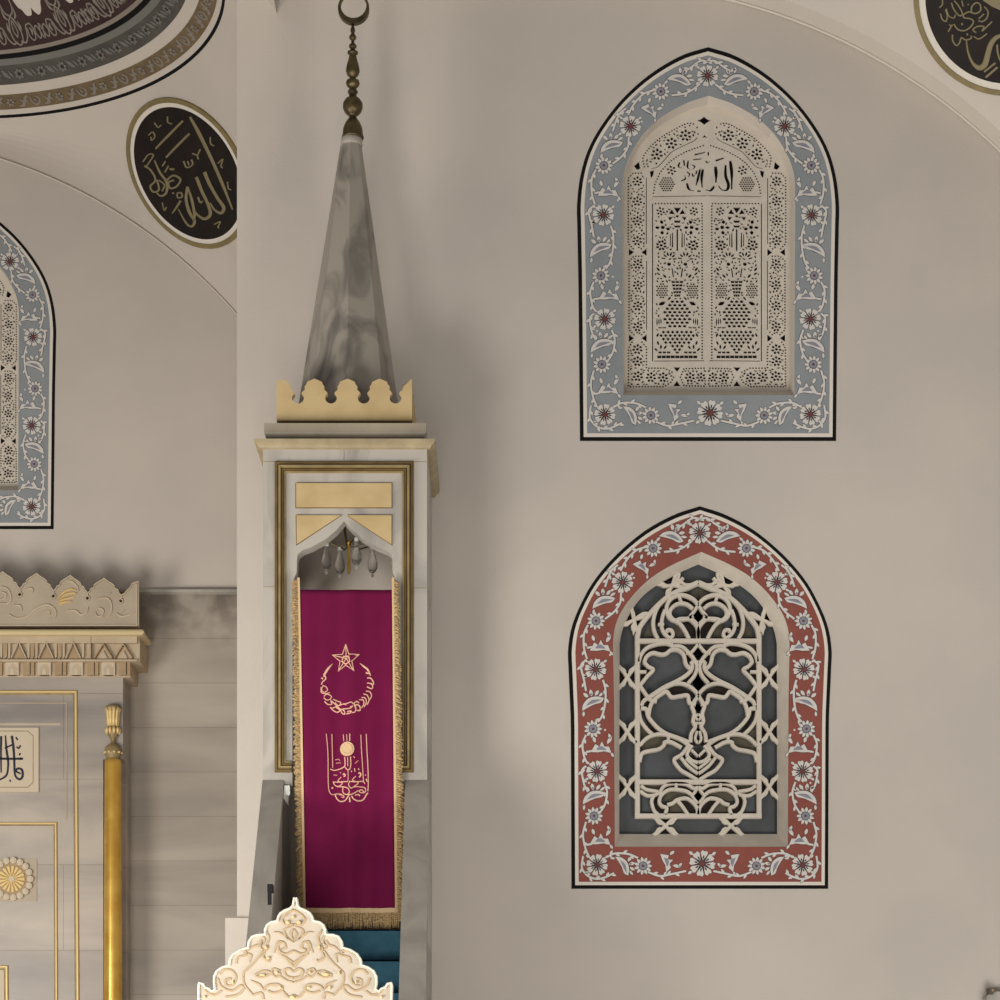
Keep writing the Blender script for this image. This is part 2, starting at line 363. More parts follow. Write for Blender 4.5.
class Flora:
    """flat painted motifs: an ink outline under each white petal"""
    def __init__(s, mb, mf, centre, inner): s.mb = mb; s.mf = mf; s.centre = centre; s.inner = inner
    def blob(s, P, mn='petal_white', g=.75, lv=0):
        if g: s.mb.prism(inflate(P, g), s.mf, .0021, .0030+lv*.0008, 'ink_outline')
        s.mb.prism(P, s.mf, .0021, .0040+lv*.0008, mn)
    def rosette(s, t, r=10.5, n=8):
        s.mb.prism([t(p) for p in circ(0, 0, r*.62, 16)], s.mf, .0021, .0028, 'ink_outline')
        for i in range(n):
            a = 2*math.pi*i/n+.2
            P = [(r*.27, 0), (r*.56, -r*.17), (r*.84, -r*.29), (r*1.04, -r*.20), (r*.97, 0), (r*1.04, r*.20), (r*.84, r*.29), (r*.56, r*.17)]
            c, q = math.cos(a), math.sin(a)
            s.blob([t((p[0]*c-p[1]*q, p[0]*q+p[1]*c)) for p in P], g=.35)
            s.mb.prism([t(p) for p in leafp(r*.34*c, r*.34*q, r*.34, r*.13, a, 3)], s.mf, .0021, .0052, 'ink_outline')
        s.mb.prism([t(p) for p in circ(0, 0, r*.25, 10)], s.mf, .0021, .0055, s.centre)
        for a in (-2.4, -.7, 2.5):
            s.blob([t(p) for p in leafp(r*1.0*math.cos(a), r*1.0*math.sin(a), r*.42, r*.26, a, 3)], g=.4)
    def daisy(s, t, r=8, n=11):
        for i in range(n):
            a = 2*math.pi*i/n
            s.blob([t(p) for p in leafp(r*.35*math.cos(a), r*.35*math.sin(a), r*.72, r*.36, a, 4)], g=.5)
        s.mb.prism([t(p) for p in circ(0, 0, r*.52, 12)], s.mf, .0021, .0055, 'ink_outline')
        s.mb.prism([t(p) for p in circ(0, 0, r*.45, 12)], s.mf, .0021, .0062, s.inner)
        s.mb.prism([t(p) for p in circ(0, 0, r*.16, 8)], s.mf, .0021, .0070, s.centre)
    def bigleaf(s, t):
        """a half-opened flower seen from the side: a long curved petal, a calyx and a bud"""
        top = catmull([(-11.5, 5.5), (-9, 0), (-3, -4), (4, -4), (10.5, -1)], 4)
        low = catmull([(10.5, -1), (7, 2.2), (1, 2.4), (-5, 3.6), (-11.5, 5.5)], 4)
        s.blob([t((p.x, p.y)) for p in top+low[1:-1]], g=.7)
        mid = catmull([(-7, 2), (-2, -1.4), (3, -1.4), (8, 0)], 4); mlo = catmull([(8, 0), (2, 1.0), (-3, 1.6), (-7, 2)], 3)
        s.mb.prism([t((p.x, p.y)) for p in mid+mlo[1:-1]], s.mf, .0021, .0055, s.inner)
        for x, y, L, w, a in ((-3, -5, 6, 3.2, -2.2), (0, -5, 6.5, 3.4, -1.5), (3, -5, 6, 3, -.7), (-10, 6, 5, 2.4, 1.9), (6, -3.5, 6, 2.4, -.4)):
            s.blob([t(p) for p in leafp(x, y, L, w, a, 4)], g=.45)
        s.mb.prism([t(p) for p in circ(0, -7, 1.1, 7)], s.mf, .0021, .0055, s.inner)
    def tulip(s, t):
        body = [(-7.5, 3.2), (-4, -3), (-1, -1), (1, -5), (3, -1), (6.5, -1), (8.5, 4), (3, 2.6), (-2, 3.4)]
        s.blob([t(p) for p in body], g=.7)
        s.mb.prism([t(p) for p in [(-3.5, 1.5), (-1.5, -1), (1, -1.5), (4, .8), (4.5, 1.8), (0, 1.6)]], s.mf, .0021, .0055, s.inner)
        for x, y, L, w, a in ((5, -3, 7, 2.8, -1.0), (8, -7, 4.5, 2.2, -2.0), (-4, -4, 5, 2.6, -1.9), (8, 3.5, 4.2, 2, 1.0)):
            s.blob([t(p) for p in leafp(x, y, L, w, a, 4)], g=.45)
    def stem(s, pts, w=2.1, leaves=True):
        P = catmull(pts, 5)
        s.mb.stroke(P, w+1.1, s.mf, .0021, .0027, 'ink_outline', ch=.1); s.mb.stroke(P, w, s.mf, .0021, .0036, 'petal_white', ch=.1)
        if leaves:
            k = 0
            for i in range(2, len(P)-2, 3):
                d = (P[i+1]-P[i-1]); a = math.atan2(d.y, d.x); sg = 1 if k % 2 else -1; k += 1
                s.blob([(p[0], p[1]) for p in leafp(P[i].x, P[i].y, 5.8, 2.6, a+sg*.65, 4)], g=.4)

def border(mb, mf, sx, sy, centre, inner):
    """sx, sy: the red window's pixel layout to this window's plane"""
    fl = Flora(mb, mf, centre, inner)
    def put(kind, x, y, a=0, mirror=True, sc=1):
        for sg in ((1, -1) if mirror else (1,)):
            xx = sx(699.7+(x-699.7)*sg)
            base = T(xx, sy(y), 0, sc, 1)
            ca, sa = math.cos(a), math.sin(a)
            t = lambda p, base=base, sg=sg: base(((p[0]*ca-p[1]*sa)*sg, p[0]*sa+p[1]*ca))
            getattr(fl, kind)(t)
    def stem(pts):
        for sg in (1, -1): fl.stem([(sx(699.7+(x-699.7)*sg), sy(y)) for x, y in pts])
    # stems first, flowers over them
    stem([(704, 520.5), (694, 518), (687, 521.5)]); stem([(687, 522), (681, 526), (675, 529)])
    stem([(692, 541), (684, 547), (676, 550.5), (664, 552)])
    stem([(646, 547), (637, 550), (630, 556), (624, 564), (620.5, 571)])
    stem([(618, 565), (612, 570), (608, 578), (605, 587)])
    stem([(621, 593), (620, 603), (614, 612), (605, 619)])
    stem([(588, 625), (584, 634), (584, 648), (587, 659)]); stem([(587, 648), (592, 647)])
    stem([(603, 680), (605.5, 690), (605, 704), (602, 716), (598, 722)])
    stem([(586, 660), (581, 666), (584, 680), (586, 691)])
    stem([(586, 735), (582.5, 744), (584, 756), (587, 763)]); stem([(586, 752), (592, 751)])
    stem([(604, 782), (607, 792), (605, 804), (601, 811)]); stem([(586, 766), (582, 771), (584, 784), (588, 792)])
    stem([(586, 822), (583, 834), (585, 847), (589, 857)]); stem([(586, 845), (592, 844)])
    stem([(607, 857), (615, 853.5), (628, 854), (638, 858)])
    stem([(583, 856), (582, 868), (588, 876), (597, 879), (606, 877), (614, 873)])
    stem([(648, 872), (660, 876), (672, 874), (686, 871)])
    for x, y in ((622.5, 582.5), (595.5, 669.5), (597, 771.5), (597, 865)): put('rosette', x, y)
    put('rosette', 699.7, 533, mirror=False); put('rosette', 702.2, 863.5, mirror=False, sc=1.2)
    for x, y in ((653, 548.5), (596, 621), (593, 729), (594, 816), (643, 866)): put('daisy', x, y, sc=1.08)
    put('bigleaf', 673, 537, .5, sc=1.1); put('bigleaf', 604, 601, -.15, sc=1.1); put('bigleaf', 593, 702, -.25, sc=1.12); put('bigleaf', 594, 796, -.2, sc=1.12); put('bigleaf', 624, 866, 1.25, sc=1.0)
    put('tulip', 642, 566, .6, sc=1.15); put('tulip', 599.5, 646.5, 0, sc=1.3); put('tulip', 600.5, 748, 0, sc=1.3); put('tulip', 599.5, 840, 0, sc=1.3); put('tulip', 667, 861, 1.2, sc=1.2)
    for x, y in ((611, 857), (589, 783), (605, 730), (610, 655), (634, 578)): put_dot(fl, sx, sy, x, y)
def put_dot(fl, sx, sy, x, y):
    for sg in (1, -1): fl.mb.prism(circ(sx(699.7+(x-699.7)*sg), sy(y), 1.1, 6), fl.mf, .0021, .004, 'petal_white')

def border_obj(win, OUT, IN, cxo, cxi, band, sx, sy, centre, inner, d):
    A = arch_loop(OUT[0], OUT[1], cxo); B = arch_loop(IN[0], IN[1], cxi)
    mf = plane(d); mb = MB()
    def ring(f0, f1, h, mn):
        P = [a.lerp(b, f0) for a, b in zip(A, B)]; Q = [a.lerp(b, f1) for a, b in zip(A, B)]
        mb.strip([mf(p.x, p.y, h) for p in P], [mf(p.x, p.y, h) for p in Q], mn)
    ring(0, .085, .0020, 'line_black'); ring(.085, .165, .0020, 'line_white'); ring(.165, 1, .0020, band)
    mb.strip([mf(p.x, p.y, 0) for p in A], [mf(p.x, p.y, .002) for p in A], 'line_black')
    border(mb, mf, sx, sy, centre, inner)
    return mb.build('painted_border', win, origin=win.location)

# ------------------------------------------------------------------ the right wall and its windows
REC = 0.13
red_open = arch_loop(RED_IN[0], RED_IN[1], 701.3); blue_open = arch_loop(BLUE_IN[0], BLUE_IN[1], 708.7)
ARC = dict(x=X(587, DW), z=Z(572, DW), r=590*KW)
def arc_z(x):
    if x < ARC['x']: return ARC['z']+ARC['r']
    return ARC['z']+math.sqrt(max(ARC['r']**2-(x-ARC['x'])**2, 0.01))
xs = [X(237, DW)+i*0.0 for i in range(1)]
XL, XR = X(237, DW), 4.3
top = [(XR-(XR-XL)*i/60, arc_z(XR-(XR-XL)*i/60)) for i in range(61)]
wall_r = plate('wall_right', [[(XL, 0), (XR, 0)]+top, [(W(p.x, p.y, DW).x, W(p.x, p.y, DW).z) for p in red_open],
               [(W(p.x, p.y, DW).x, W(p.x, p.y, DW).z) for p in blue_open]], DW, DW+.3, 'plaster')
tag(wall_r, kind='structure')

def splay(win, loop0, loop1, d, mn='plaster_light'):
    mb = MB()
    mb.strip([W(p.x, p.y, d) for p in loop0], [W(p.x, p.y, d+REC) for p in loop1], mn)
    # a plain rim behind the splay, so that the grille is framed in the thickness of the wall
    n = len(loop1)
    return mb.build('reveal', win, origin=win.location, smooth=False)

# ---- blue lattice window: a plaster sheet pierced by hundreds of small holes
HOLES = []
def bbox(P): return (min(p[0] for p in P), min(p[1] for p in P), max(p[0] for p in P), max(p[1] for p in P))
def inside(p, P):
    c = False; j = len(P)-1
    for i in range(len(P)):
        if (P[i][1] > p[1]) != (P[j][1] > p[1]) and p[0] < (P[j][0]-P[i][0])*(p[1]-P[i][1])/(P[j][1]-P[i][1])+P[i][0]: c = not c
        j = i
    return c
def clash(P, Q, bp, bq, m):
    if bp[0]-m > bq[2] or bq[0]-m > bp[2] or bp[1]-m > bq[3] or bq[1]-m > bp[3]: return False
    G = inflate(P, m)
    if any(inside(p, Q) for p in G) or any(inside(q, G) for q in Q): return True
    for i in range(len(G)):
        for j in range(len(Q)):
            if intersect_line_line_2d(Vector(G[i]), Vector(G[(i+1) % len(G)]), Vector(Q[j]), Vector(Q[(j+1) % len(Q)])): return True
    return False
AX = 707.0
def hole(P, m=.35):
    P = [(float(p[0]), float(p[1])) for p in P]; b = bbox(P)
    if b[2] > AX-.55: return False
    for Q, bq in HOLES:
        if clash(P, Q, b, bq, m+.5): return False
    HOLES.append((P, b)); return True
def slit(pts, w):
    L = offset_path(pts, w/2); R = offset_path(pts, -w/2)
    return hole([(p.x, p.y) for p in L]+[(p.x, p.y) for p in reversed(R)])
def dots(pts, step=2.9, r=.8):
    step = 2.9; r = .8
    n = max(1, int(sum((Vector(b)-Vector(a)).length for a, b in zip(pts, pts[1:]))/step))
    for p in densify(pts, n): hole(circ(p.x, p.y, r, 5), .25)
def flower(x, y, r, n=6):
    hole(circ(x, y, r*.26, 6))
    for i in range(n): a = 2*math.pi*i/n+.3; hole(leafp(x+r*.42*math.cos(a), y+r*.42*math.sin(a), r*.58, r*.42, a, 3), .2)
def scatter(poly, n, seed, L=3.2, w=1.5):
    rnd = random.Random(seed); b = bbox(poly)
    for _ in range(n):
        x, y = rnd.uniform(b[0], b[2]), rnd.uniform(b[1], b[3])
        P = leafp(x, y, L*rnd.uniform(.6, 1.1), w*rnd.uniform(.7, 1.1), rnd.uniform(0, 6.28), 3)
        if all(inside(p, poly) for p in P): hole(P, .45)

def blue_holes():
    # spandrel panel of the arch
    sp_out = catmull([(699.5, 126.5), (689, 123), (676, 128.5), (660, 138), (648, 149.5), (643, 158), (644.5, 166.5)], 5)
    sp_in = catmull([(699.5, 133), (695, 140), (684, 145.5), (672, 152), (664, 160.5), (657, 167), (648, 168.5)], 5)
    slit(sp_in[3:-2], .9); dots(sp_out[3:], 2.6, .7)
    for x, y in ((671.5, 143), (685.5, 135), (657, 154)): flower(x, y, 6.2, 7)
    poly = [(p.x, p.y) for p in sp_out]+[(p.x, p.y) for p in reversed(sp_in)]
    scatter(poly, 500, 3, 3, 1.5)
    # tympanum with the inscription
    tym = [(653.5, 193), (655, 184), (660, 172.5), (668, 163), (676, 157), (686, 151.5), (697, 147.5), (706, 144.5)]
    dots(tym, 2.5, .8); slit([(653, 196.6), (706.2, 195.6)], 1.0)
    for cx, cy in ((667, 184),):
        for i in range(-3, 4):
            for j in range(-3, 4):
                x = cx+i*2.4+(j % 2)*1.2; y = cy+j*2.1
                if math.hypot(x-cx, (y-cy)*.9) < 7.4: hole(circ(x, y, .82, 6), .2)
    flower(671.5, 170, 5, 6)
    # side panels
    for (x0, x1, y0, y1, sd) in ((627.3, 647.3, 172, 249.5, 5), (628, 647.6, 255, 335.5, 6)):
        P = [(x0+1, y0+6), (x0+6, y0+1), (x1-6, y0+1), (x1-1, y0+6), (x1-1, y1-6), (x1-6, y1-1), (x0+6, y1-1), (x0+1, y1-6)]
        dots([P[6], P[7], P[0], P[1], P[2]], 2.5, .72); slit([P[3], P[4]], .8); dots([P[4], P[5]], 2.5, .7)
        for k in range(4): flower((x0+x1)/2, y0+9+(y1-y0-18)*k/3, 5.2, 7)
        scatter([(p[0]*.86+(x0+x1)*.07, p[1]) for p in P], 600, sd, 3, 1.5)
    for y in (252, 338): 
        hole([(629, y-3.6), (634, y), (629, y+3.6)]); hole([(646.5, y-3.6), (641.5, y), (646.5, y+3.6)])
    hole([(634, 166), (639, 161.5), (640, 168.5), (637, 169.5)]); hole([(650, 171), (654, 170), (653, 175), (651, 178)])
    L = [(628.5, 348), (632, 342), (642, 342), (646.5, 347), (646.5, 368), (664, 368), (672, 372), (673.5, 377), (671, 382), (664, 386.5), (628.5, 386.5)]
    dots(L[7:]+L[:2], 2.5, .75); dots(L[2:7], 2.5, .7)
    for x, y in ((637.5, 349), (637.5, 361), (638, 376), (651, 377), (663, 377)): flower(x, y, 5.4, 7)
    scatter(L, 500, 9, 3, 1.5)
    hole([(673.5, 367), (680.5, 367), (677, 371.5)]); hole([(673.5, 386), (680.5, 386), (677, 381)])
    B = [(680, 377), (684, 369), (706.2, 368), (706.2, 386), (684, 385)]
    dots([(707, 368), (684, 368.5), (680.5, 377), (684, 385.5), (707, 386)], 2.5, .75)
    flower(690, 377, 5.4, 7); flower(701, 377, 5, 7); scatter(B, 250, 11, 3, 1.5)
    # door panel: vase of flowers
    slit([(652.6, 203.5), (652.6, 361)], 1.0); slit([(654.5, 361), (704, 360.6)], 1.0)
    dots([(655.5, 203.4), (701.5, 203.4)], 2.5, .75); dots([(702.2, 206), (702.2, 358)], 2.5, .75)
    c = 677.3
    hole([(c-3.8, 207.2), (c+3.8, 207.2), (c, 213)])
    for sg in (1, -1):
        m = lambda P: [(c+sg*(x-c), y) for x, y in P]
        hole(m([(669, 213.5), (672, 209), (675, 214.2)])); hole(m([(668, 216.6), (673, 216.4), (670, 220.4)]))
        flower(c-sg*16.6, 211, 4.6, 6); flower(c-sg*14.4, 227, 7.6, 9); flower(c-sg*16, 245, 5.6, 8)
        cx, cy = c-sg*8.2, 259.5
        for a in (-2.9, -2.35, -1.8, -1.25, -.7, -.15):
            hole(leafp(cx+3.4*math.cos(a), cy+3.4*math.sin(a), 4.8, 1.7, a, 3), .1)
        hole(circ(cx, cy+4.4, 1.8, 7))
        hole(m([(672, 232.5), (672.9, 232.5), (673.2, 247), (671.8, 247)])); hole(m([(670.0, 234), (670.8, 234), (670.8, 246), (669.9, 246)]))
        hole(m([(671.5, 268), (672.6, 268), (674, 277), (672.8, 277)]))
        for k in range(4): hole(leafp(c-sg*(20.5-k*3.2), 267+k*3.4, 5, 2.1, .95 if sg > 0 else math.pi-.95, 3), .3)
        for k in range(3): hole(leafp(c-sg*(20.5-k*4), 272+k*3.0, 4.5, 1.7, .75 if sg > 0 else math.pi-.75, 3), .3)
        for i in range(-2, 3):
            for j in range(-3, 4):
                x = c-sg*15.2+i*2.5+(j % 2)*1.2; y = 290.5+j*2.2
                if math.hypot(x-(c-sg*15.2), (y-290.5)*.8) < 6.4: hole(circ(x, y, .85, 6), .2)
        hole(leafp(c-sg*18.5, 304.8, 7.2, 3.6, -.45 if sg > 0 else math.pi+.45, 4)); hole(leafp(c-sg*9.3, 300, 4.6, 1.8, -.9 if sg > 0 else math.pi+.9, 3))
        for k in range(3): hole(leafp(c-sg*(20.3-k*2), 318, 8-k, 1.1, 1.57, 3), .3)
        for x, y, a in ((20.5, 337, -1.2), (18.5, 345, -1.9), (16.5, 349, -1.5), (13.3, 349, -1.0), (19.8, 351, -2.3)): hole(leafp(c-sg*x, y, 4.6, 1.8, a if sg > 0 else math.pi-a, 3))
    hole(circ(c, 216, 1.3, 7)); hole([(c-3.2, 220), (c+3.2, 220), (c+2.2, 222.6), (c-2.2, 222.6)])
    hole([(c-3.8, 225), (c+3.8, 225), (c+2, 227.4), (c-2, 227.4)])
    hole([(c-.75, 229), (c+.75, 229), (c+.75, 250.5), (c-.75, 250.5)]); hole([(c-.65, 253), (c+.65, 253), (c+.65, 278.5), (c-.65, 278.5)])
    for k in range(5):                                 # neck of the vase
        w = 6-k*.75; y = 280.5+k*3.4
        for i in (-1, 0, 1): hole([(c+i*w*.7-w*.27, y), (c+i*w*.7+w*.27, y), (c+i*w*.66+w*.24, y+2.3), (c+i*w*.66-w*.24, y+2.3)], .15)
    for j in range(8):                                 # round body: fish-scale lattice
        y = 301.4+j*3.5; hw = 14.6*math.sqrt(max(0, 1-((y-318)/19.5)**2))
        for i in range(-6, 7):
            x = c+i*4.9+(j % 2)*2.45
            if abs(x-c) < hw-1.2: hole([(x-1.8, y-.2), (x, y-1.5), (x+1.8, y-.2), (x+1.0, y+1.2), (x-1.0, y+1.2)], .1)
    for i in range(-4, 5): hole([(c+i*4.3-1.6, 326.8), (c+i*4.3+1.6, 326.8), (c+i*4.3+1.6, 328.2), (c+i*4.3-1.6, 328.2)], .1)
    for j in range(6):                                 # lower bowl
        y = 331.8+j*3.5; hw = 19.2*(1-(j/6.4)**1.5)
        for i in range(-6, 7):
            x = c+i*4.6+(j % 2)*2.3
            if abs(x-c) < hw-1.0: hole([(x-1.7, y), (x, y-1.6), (x+1.7, y), (x, y+1.7)], .1)
    for i in range(-4, 5):
        hole([(c+i*4.3-1.4, 351.2), (c+i*4.3+1.4, 351.2), (c+i*4.3+1.4, 353.2), (c+i*4.3-1.4, 353.2)], .1)
        hole([(c+i*4.5-1.8, 355.2), (c+i*4.5+1.8, 355.2), (c+i*4.5+1.8, 358), (c+i*4.5-1.8, 358)], .1)
    scatter([(655, 206), (700.5, 206), (700.5, 300), (655, 300)], 700, 21, 3.2, 1.5)
    scatter([(655, 300), (663, 310), (661, 330), (655, 335)], 60, 22, 3, 1.3); scatter([(700, 300), (692, 310), (694, 330), (700, 335)], 60, 23, 3, 1.3)
blue_holes()
def blue_grille(win):
    d = DW+REC
    rim = [(X(p.x, d), Z(p.y, d)) for p in BLUE_RIM]
    polys = [rim]
    for P, _ in HOLES:
        P = inflate(P, .3)
        polys.append([(X(x, d), Z(y, d)) for x, y in P]); polys.append([(X(2*AX-x, d), Z(y, d)) for x, y in P])
    extra = [[(697, 120.3), (701, 118.6), (704.3, 116), (707.6, 118.6), (711.5, 120.3), (707.6, 122.2), (704.3, 124.8), (701, 122.2)],
             [(702, 138), (704.6, 134.4), (707.4, 138), (704.7, 137.2)]]
    def stroke_hole(pts, w):                           # the inscription, cut through the sheet
        P = catmull([(640+x*.14, 100+y*.14) for x, y in pts], 4)
        ws = [w*(.45+.55*math.sin(math.pi*min(1, (i+1)/(len(P)*.7+1)))) for i in range(len(P))]
        L = []; R = []
        for i, p in enumerate(P):
            a = P[max(i-1, 0)]; b = P[min(i+1, len(P)-1)]; t = (b-a).normalized(); n = Vector((-t.y, t.x))*ws[i]*.105
            L.append(p+n); R.append(p-n)
        extra.append([(q.x, q.y) for q in L+R[::-1]])
    for pts, w in (([(645, 430), (655, 520), (655, 638)], 17), ([(612, 460), (612, 540), (632, 600), (622, 640), (585, 640), (560, 610)], 16),
                   ([(540, 470), (544, 530), (542, 590)], 17), ([(532, 612), (505, 645), (470, 640)], 13), ([(450, 490), (440, 560), (445, 625)], 14),
                   ([(430, 490), (412, 570), (400, 610)], 12), ([(335, 590), (350, 635), (385, 648)], 13), ([(410, 648), (435, 650)], 12),
                   ([(540, 432), (600, 412)], 12), ([(390, 390), (465, 372)], 10), ([(380, 425), (440, 418)], 9), ([(488, 368), (488, 398)], 9),
                   ([(470, 432), (480, 445), (500, 438)], 9), ([(285, 440), (275, 475), (300, 485)], 9), ([(312, 425), (318, 470)], 9), ([(345, 430), (340, 480), (360, 492)], 9),
                   ([(372, 460), (392, 475), (378, 495)], 9), ([(295, 578), (325, 560), (318, 535)], 9), ([(335, 510), (355, 530), (345, 550)], 9), ([(372, 520), (380, 545), (395, 530)], 8),
                   ([(405, 500), (400, 530)], 8)):
        stroke_hole(pts, w)
    for x, y in ((731, 182), (742, 178), (738, 170), (746, 190), (735, 190)):
        pass
    polys += [[(X(x, d), Z(y, d)) for x, y in P] for P in extra]
    return plate('grille', polys, d, d+.016, 'grille_plaster', win, win.location)

O1 = W(708.7, 441, DW)
win1 = empty('window_1', O1, kind='structure')
tag(win1, 'pierced plaster window with blue painted floral border, above the red one', None)
border_obj(win1, BLUE_OUT, BLUE_IN, 708.0, 708.7, 'band_blue', lambda x: 707.5+(x-699.7), lambda y: 76+(y-533)*1.02, 'petal_maroon', 'petal_grey', DW)
BLUE_RIM = [Vector((707.0+(p.x-708.7)*.962, 397-(395.2-p.y)*.982)) for p in blue_open]
BLUE_RIM = [Vector((p.x, min(p.y, 391.5))) for p in BLUE_RIM]
splay(win1, blue_open, BLUE_RIM, DW)
blue_grille(win1)
mb = MB(); dd = DW+REC+.05
mb.box(X(610, dd), X(806, dd), dd, dd+.02, Z(400, dd), Z(90, dd), 'glass_dark'); mb.build('glass_pane', win1, origin=O1)

# ---- red window: open strapwork of plaster bars over coloured glass
O2 = W(701.3, 888.8, DW)
win2 = empty('window_2', O2, kind='structure')
tag(win2, 'strapwork plaster window over dark glass with red painted floral border')
border_obj(win2, RED_OUT, RED_IN, 699.8, 701.3, 'band_red', lambda x: x, lambda y: y, 'petal_maroon', 'petal_grey', DW)
RED_RIM_A = ([(0, 564.5), (16, 571.5), (32, 580), (46, 588.5), (57, 598), (65, 608), (71, 619), (76, 631), (78.6, 644)], [(78.6, 644), (78.9, 834)])
red_rim = arch_loop(RED_RIM_A[0], RED_RIM_A[1], 698.2)
splay(win2, red_open, red_rim, DW, 'grille_plaster')
def red_grille():
    d = DW+REC; mf = plane(d); mb = MB(); gl = MB(); mg = plane(d+.055); C = 698.2
    z1 = lambda L: [(610+x*.1, 550+y*.1) for x, y in L]
    z2 = lambda L: [(610+x*.11, 640+y*.11) for x, y in L]
    z3 = lambda L: [(610+x*.11, 740+y*.11) for x, y in L]
    def bar(P, w=3.6, sm=True, h=.022):
        P = catmull(P, 5) if sm else [Vector(p) for p in P]
        bar.n += 1; e = (bar.n % 7)*.0004
        for sg in (1, -1):
            mb.stroke([(C+(p.x-C)*sg, p.y) for p in P], w*1.1, mf, -.02, h*.6+e, 'grille_plaster', ch=.12)
    bar.n = 0
    def dark(P, mn='glass_brown'):
        dark.n += 1
        for sg in (1, -1): gl.prism([(C+(x-C)*sg, y) for x, y in P], mg, 0, .004+dark.n*.00025, mn)
    dark.n = 0
    # frames
    bar([(637.4, 634), (637.4, 818.5)], 5, False); bar([(635, 816), (C, 816)], 5, False); bar([(637, 782), (C, 782)], 5, False); bar([(637, 641), (C, 641)], 4.6, False)
    bar([(637.6, 637), (640, 627), (648, 616), (657, 606), (666.5, 597.8), (676, 592), (687, 588), (C, 583)], 4.6)
    # crossings between the border panels
    for y in (677.4, 732, 787):
        bar([(618.5, y-11), (623, y-6), (627.3, y), (631.5, y+6), (636.5, y+11)], 3.4); bar([(618.5, y+11), (623, y+6), (627.3, y), (631.5, y-6), (636.5, y-11)], 3.4)
        dark([(619, y-8), (625.5, y), (619, y+8)]); dark([(636, y-8), (629, y), (636, y+8)])
    for pts in ([(654, 817), (659, 820.5), (665.5, 826), (671, 831.5), (676, 836)], [(654, 836), (659, 831.5), (665.5, 826), (671, 820.5), (676, 817)]): bar(pts, 3.4)
    dark([(657, 818), (665.5, 825), (674, 818)]); dark([(657, 835), (665.5, 827), (674, 835)])
    bar(z1([(80, 760), (160, 735), (240, 700), (330, 640), (400, 640)]), 3.4); bar(z1([(210, 590), (235, 650), (245, 720), (265, 790), (290, 850)]), 3.4)
    bar(z1([(510, 330), (570, 360), (625, 350), (690, 330), (730, 280)]), 3.2); bar(z1([(690, 230), (680, 290), (640, 340), (600, 400), (590, 470)]), 3.2)
    dark(z1([(150, 760), (195, 620), (225, 700)])); dark(z1([(255, 720), (340, 680), (290, 800)])); dark(z1([(540, 310), (660, 260), (640, 310)])); dark(z1([(610, 430), (650, 370), (720, 370)]))
    bar(z1([(690, 300), (740, 345), (800, 350), (850, 330), (880, 318)]), 3.2)
    fl = [(-8.6, -13.5), (-8.6, -8), (-1.2, -.8), (-1.2, -6.2), (-2.6, -8.4), (-5.4, -10.2), (-7.2, -12)]
    def fillet(x, y, rot, sc=1, sides=((1, 1), (-1, 1), (1, -1), (-1, -1))):
        c, q = math.cos(rot), math.sin(rot)
        for sx, sy in sides:
            P = [(x+(a*sx*c-b*sy*q)*sc, y+(a*sx*q+b*sy*c)*sc) for a, b in fl]
            for sg in (1, -1): mb.prism([(C+(u-C)*sg, v) for u, v in P], mf, -.02, .012, 'grille_plaster')
    for y in (677.4, 732, 787): fillet(627.3, y, 0)
    fillet(665.5, 826, math.pi/2); fillet(633, 621, .55, .9); fillet(671, 586, 1.05, .9)
    # top panel: scrolls
    bar(z1([(880, 548), (835, 495), (760, 458), (690, 452), (625, 475), (580, 530), (565, 600), (590, 670), (640, 705), (690, 700)]), 3.8)
    bar(z1([(830, 590), (770, 545), (700, 535), (640, 560), (600, 610), (605, 665), (650, 705), (700, 690), (780, 685), (830, 660)]), 3.6)
    bar(z1([(480, 890), (445, 820), (432, 740), (445, 650), (485, 560), (560, 480)]), 3.8)
    bar(z1([(600, 890), (630, 850), (615, 805), (575, 800), (565, 830)]), 3.4); bar(z1([(480, 745), (540, 745)]), 3)
    bar(z1([(590, 880), (540, 830), (515, 760), (525, 670), (550, 600)]), 3.6)
    bar(z1([(790, 890), (750, 810), (700, 740), (640, 700)]), 3.8); bar(z1([(700, 700), (790, 690), (850, 740), (880, 800), (880, 890)]), 3.8)
    bar(z1([(880, 548), (845, 610), (800, 670), (840, 710), (880, 750)]), 3.2); bar(z1([(690, 460), (715, 530)]), 3)
    dark(z1([(590, 600), (640, 500), (720, 480), (840, 520), (840, 560), (720, 520), (640, 550)])); dark(z1([(455, 740), (480, 600), (540, 560), (520, 740)])); dark(z1([(470, 760), (540, 760), (600, 810), (600, 870), (540, 870)]))
    dark(z1([(700, 700), (800, 700), (880, 800), (870, 880), (800, 860), (760, 780)])); dark(z1([(880, 560), (930, 650), (880, 745), (805, 670)]))
    dark(z1([(790, 430), (880, 380), (880, 500)]), 'glass_olive'); dark(z1([(330, 880), (420, 660), (430, 780), (470, 880)]), 'glass_olive'); dark(z1([(640, 730), (700, 740), (770, 880), (640, 880)]), 'glass_olive')
    dark(z1([(320, 935), (640, 935), (700, 960), (860, 960), (860, 1000), (320, 1000)]), 'glass_olive')
    # middle panel
    bar(z2([(262, 200), (285, 130), (340, 70), (430, 38), (520, 32), (575, 60)]), 3.6); bar(z2([(310, 205), (335, 150), (390, 118), (460, 132), (510, 125), (555, 92), (620, 92), (668, 135), (690, 220), (730, 260)]), 3.8)
    bar(z2([(560, 30), (570, 90)]), 3); bar(z2([(310, 200), (345, 240), (392, 272), (335, 335), (272, 415)]), 3.6); bar(z2([(268, 290), (330, 290)]), 3)
